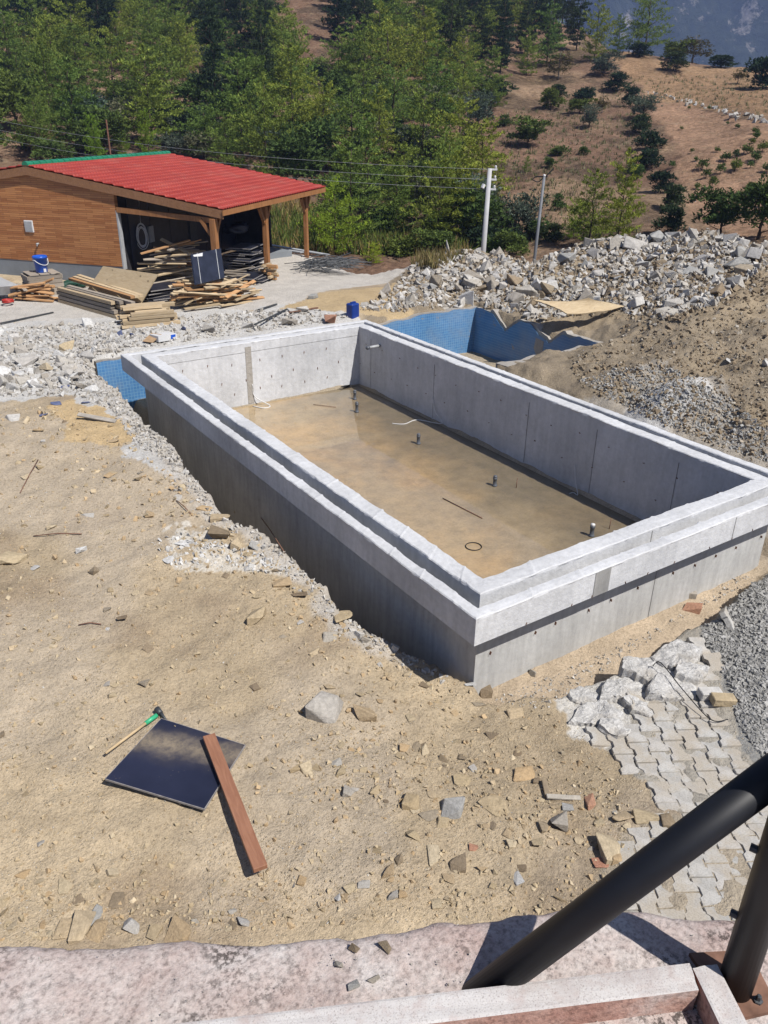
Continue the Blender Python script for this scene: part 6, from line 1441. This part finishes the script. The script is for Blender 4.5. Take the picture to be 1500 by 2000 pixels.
# orchard rows on the orange field
SAP = [(1475, 262, 14), (1478, 272, 16), (1488, 300, 22), (1470, 282, 12), (1458, 305, 22), (1473, 318, 22), (1436, 312, 16), (1416, 318, 20), (1433, 338, 26), (1370, 338, 22), (1390, 368, 22), (1378, 350, 18), (1466, 385, 26), (1495, 340, 20), (1440, 252, 10), (1400, 300, 12), (1358, 316, 10), (1465, 330, 14),
       (1385, 215, 7), (1345, 215, 7), (1330, 255, 8), (1420, 245, 7), (1312, 330, 14), (1405, 345, 20), (1360, 370, 14), (1490, 408, 24), (1350, 300, 9)]
for i, (px, py, h) in enumerate(SAP):
    P = hill_hit(px, py)
    r_ = 'upper' if py < 280 else 'middle' if py < 330 else 'lower'; c_ = 'left' if px < 1380 else 'centre' if px < 1450 else 'right'
    plant('sapling', px, py, h, f'{"tiny" if h < 11 else "small" if h < 20 else "leafy"} sapling in the {r_} {c_} part of the orange field', 'saplings on the orange field', 1.1)
# stone row along the top of the orange field
q = [(1262+i*3.1, 181+i*.78+3*math.sin(i*.7)) for i in range(78)]; Pn = [hill_hit(*p) for p in q]; Pn = np.array([p for p in Pn if p is not None])
Pn = Pn+rng.normal(0, .35, Pn.shape)*[1, 1, 0]; ss = rng.uniform(.12, .5, len(Pn))*np.linspace(.6, 1.2, len(Pn)); Pn[:, 2] += .1
sw = scatter('field_wall', HV, Pn, np.stack([ss, ss, ss*.7], -1), M['stone_pale']); tag(sw, kind='stuff')
# dry grass on the terrace brink and the near slope
def grass(name, poly, n, h0, h1, mat, on_hill=False, wfac=.05):
    q = px_in(poly, n)
    if on_hill:
        P = [hill_hit(*p) for p in q[:]]; P = np.array([p for p in P if p is not None])
    else: P, t, ok = hits(q); P = P[ok]
    n = len(P); per = 7; Pn = np.repeat(P, per, 0); k = len(Pn); h = rng.uniform(h0, h1, k); a = rng.uniform(0, 2*PI, k)
    Pn[:, :2] += rng.normal(0, .10, (k, 2)); d = np.stack([np.cos(a), np.sin(a), np.zeros(k)], -1); w = h*wfac
    lean = rng.normal(0, .3, (k, 3))*h[:, None]; lean[:, 2] = h
    V = np.stack([Pn-d*w[:, None]-[0, 0, .05], Pn+d*w[:, None]-[0, 0, .05], Pn+lean], 1).reshape(-1, 3); Fa = np.arange(len(V)).reshape(-1, 3)
    return tag(link(name, npmesh(name, V, Fa, M[mat], False, tint=rng.random(k))), kind='stuff')
grass('dry_grass', [(455, 470), (480, 415), (560, 400), (620, 440), (740, 490), (860, 505), (920, 492), (850, 525), (760, 515), (600, 495), (500, 485)], 1500, .15, .5, 'dry_grass')
grass('dry_grass', [(450, 485), (455, 400), (560, 395), (700, 440), (900, 470), (920, 500), (640, 500)], 900, .3, .8, 'dry_grass', True, .07)
grass('green_weeds', [(450, 480), (500, 420), (640, 430), (900, 470), (920, 500), (640, 500)], 700, .4, .9, 'bush_leaf', True, .09)
grass('field_grass', [(960, 230), (1240, 150), (1500, 150), (1500, 230), (1260, 190), (1230, 330), (1250, 470), (1000, 480), (940, 330)], 1500, .10, .32, 'dry_grass', True, .16)

# ------------------------------------------------------------ utility poles and wires
def pole(px, py, pyt, pxt, dist, r0, r1, mat, lab, arms):
    Pb = atd(px, py, dist); d = ray(pxt, pyt); Tp = CAM+d*(dist/math.hypot(d[0], d[1])); zb = Pb[2]-2.5; ht = Tp[2]-zb
    t = thing('utility_pole', lab, 'utility pole', (Pb[0], Pb[1], zb)); tw = np.array([Tp[0]-Pb[0], Tp[1]-Pb[1]])
    MB().tube([(-tw[0]*.3, -tw[1]*.3, 0), (tw[0], tw[1], ht)], r0, 14, r1).build('shaft', M[mat], t, True); return t, Tp, tw, ht
perp = np.array([AR[0], AR[1], 0]); perp /= np.linalg.norm(perp)
t1, T1, tw, ht = pole(943, 487, 329, 957, 31, .115, .075, 'pole_concrete', 'thick white concrete utility pole with three side brackets behind the rubble', 3)
Tl = np.array([tw[0], tw[1], ht]); ANCH = []
for k, dz in enumerate((.03, .36, .68)):
    c = Tl-np.array([0, 0, dz]); MB().bar(c-perp*.02, c+perp*.26, .07, .06).build('bracket', M['white_plastic'], t1); MB().lathe(c+perp*.2+np.array([0, 0, .03]), [(.03, 0), (.045, .02), (.03, .05), (.045, .07), (.02, .10)], 8).build('insulator', M['white_plastic'], t1, True)
    ANCH.append(np.array(t1.location)+c+perp*(-.02 if k else 0))
c = Tl-np.array([0, 0, .58]); MB().box(c-perp*.2+np.array([0, 0, .0]), (.09, .09, .14), 0, .5).build('lamp', M['white_plastic'], t1)
t2, T2, tw, ht = pole(1042, 507, 345, 1063, 33, .075, .05, 'pole_grey', 'thin grey steel utility pole with dark fittings behind the rubble', 2)
c = np.array([tw[0], tw[1], ht]); MB().bar(c-perp*.3, c+perp*.12, .05, .05).bar(c+[0, 0, -.05], c+perp*.32+[0, 0, .28], .03, .04).build('fitting', M['wire_black'], t2); MB().tube(smooth([c-perp*.3, c-perp*.42-[0, 0, .1], c-perp*.2-[0, 0, .18], c]), .02, 5).build('cable_loop', M['wire_black'], t2, True)
MB().lathe(c+[0, 0, .0], [(.05, 0), (.055, .04), (.03, .08)], 8).build('insulator', M['white_plastic'], t2, True)
for k, (py, anc) in enumerate(zip((228, 247, 263), ANCH)):
    E_ = atd(-60, py-6, 62); pts = [anc*(1-u)+E_*u-np.array([0, 0, 1.0*4*u*(1-u)*.55]) for u in np.linspace(0, 1, 30)]
    cable('overhead_wire', pts, .006, 'grey_metal', ['highest', 'middle', 'lowest'][k]+' overhead wire running left from the white pole across the forest', 'wire', 4)
P = atd(217, 310, 34); o = MB().tube([(0, 0, 0), (0, 0, 1.3)], .03, 8).build('iron_stake', M['rust']); o.location = P; tag(o, 'thin rusty stake rising behind the shed ridge', 'stake')

# ------------------------------------------------------------ the air between here and the mountain
hb = MB(); hb.box((0, 0, (620-80)/2), (4400, 4400, 700)); hz_o = hb.build('haze', None)
hm_ = bpy.data.materials.new('air_haze'); hm_.use_nodes = True; tt = hm_.node_tree; tt.nodes.remove(tt.nodes['Principled BSDF'])
pvn = tt.nodes.new('ShaderNodeVolumePrincipled'); pvn.inputs['Color'].default_value = (.40, .55, 1.0, 1); pvn.inputs['Density'].default_value = .00025; pvn.inputs['Anisotropy'].default_value = .0
tt.links.new(pvn.outputs[0], tt.nodes['Material Output'].inputs['Volume']); hz_o.data.materials.append(hm_); tag(hz_o, kind='stuff')
ORD = ['leftmost', 'second', 'third', 'fourth', 'fifth', 'sixth', 'seventh', 'eighth', 'ninth', 'tenth', 'eleventh', 'twelfth', 'thirteenth', 'fourteenth', 'fifteenth', 'sixteenth', 'seventeenth', 'eighteenth']
bpy.context.view_layer.update(); bylab = {}
for o in COL.objects:
    if o.parent is None and o.get('label'): bylab.setdefault(o['label'], []).append(o)
for lab, obs in bylab.items():
    if len(obs) < 2: continue
    pp_ = [(o, proj(np.array(o.matrix_world.translation))) for o in obs]; n = len(pp_)
    rws = 1 if n <= 5 else 2 if n <= 16 else 3; pp_.sort(key=lambda q: q[1][1]); rn = {1: [''], 2: ['upper', 'lower'], 3: ['upper', 'middle', 'lower']}[rws]
    for r_ in range(rws):
        sub = sorted(pp_[r_*n//rws:(r_+1)*n//rws], key=lambda q: q[1][0])
        for i, (o, _) in enumerate(sub):
            nm = 'leftmost' if i == 0 else 'rightmost' if i == len(sub)-1 else (ORD[i]+' from left' if i < len(ORD) else 'far right')
            o['label'] = f"{lab}, {nm}{' in the '+rn[r_]+' row' if rws > 1 else ''}"
            if len(o['label'].split()) > 16: o['label'] = f"{lab}, {rn[r_]} {nm.replace(' from left', '')}"
            o['label'] = o['label'] if len(o['label'].split()) <= 16 else f"{lab}, {rn[r_]} {nm}"
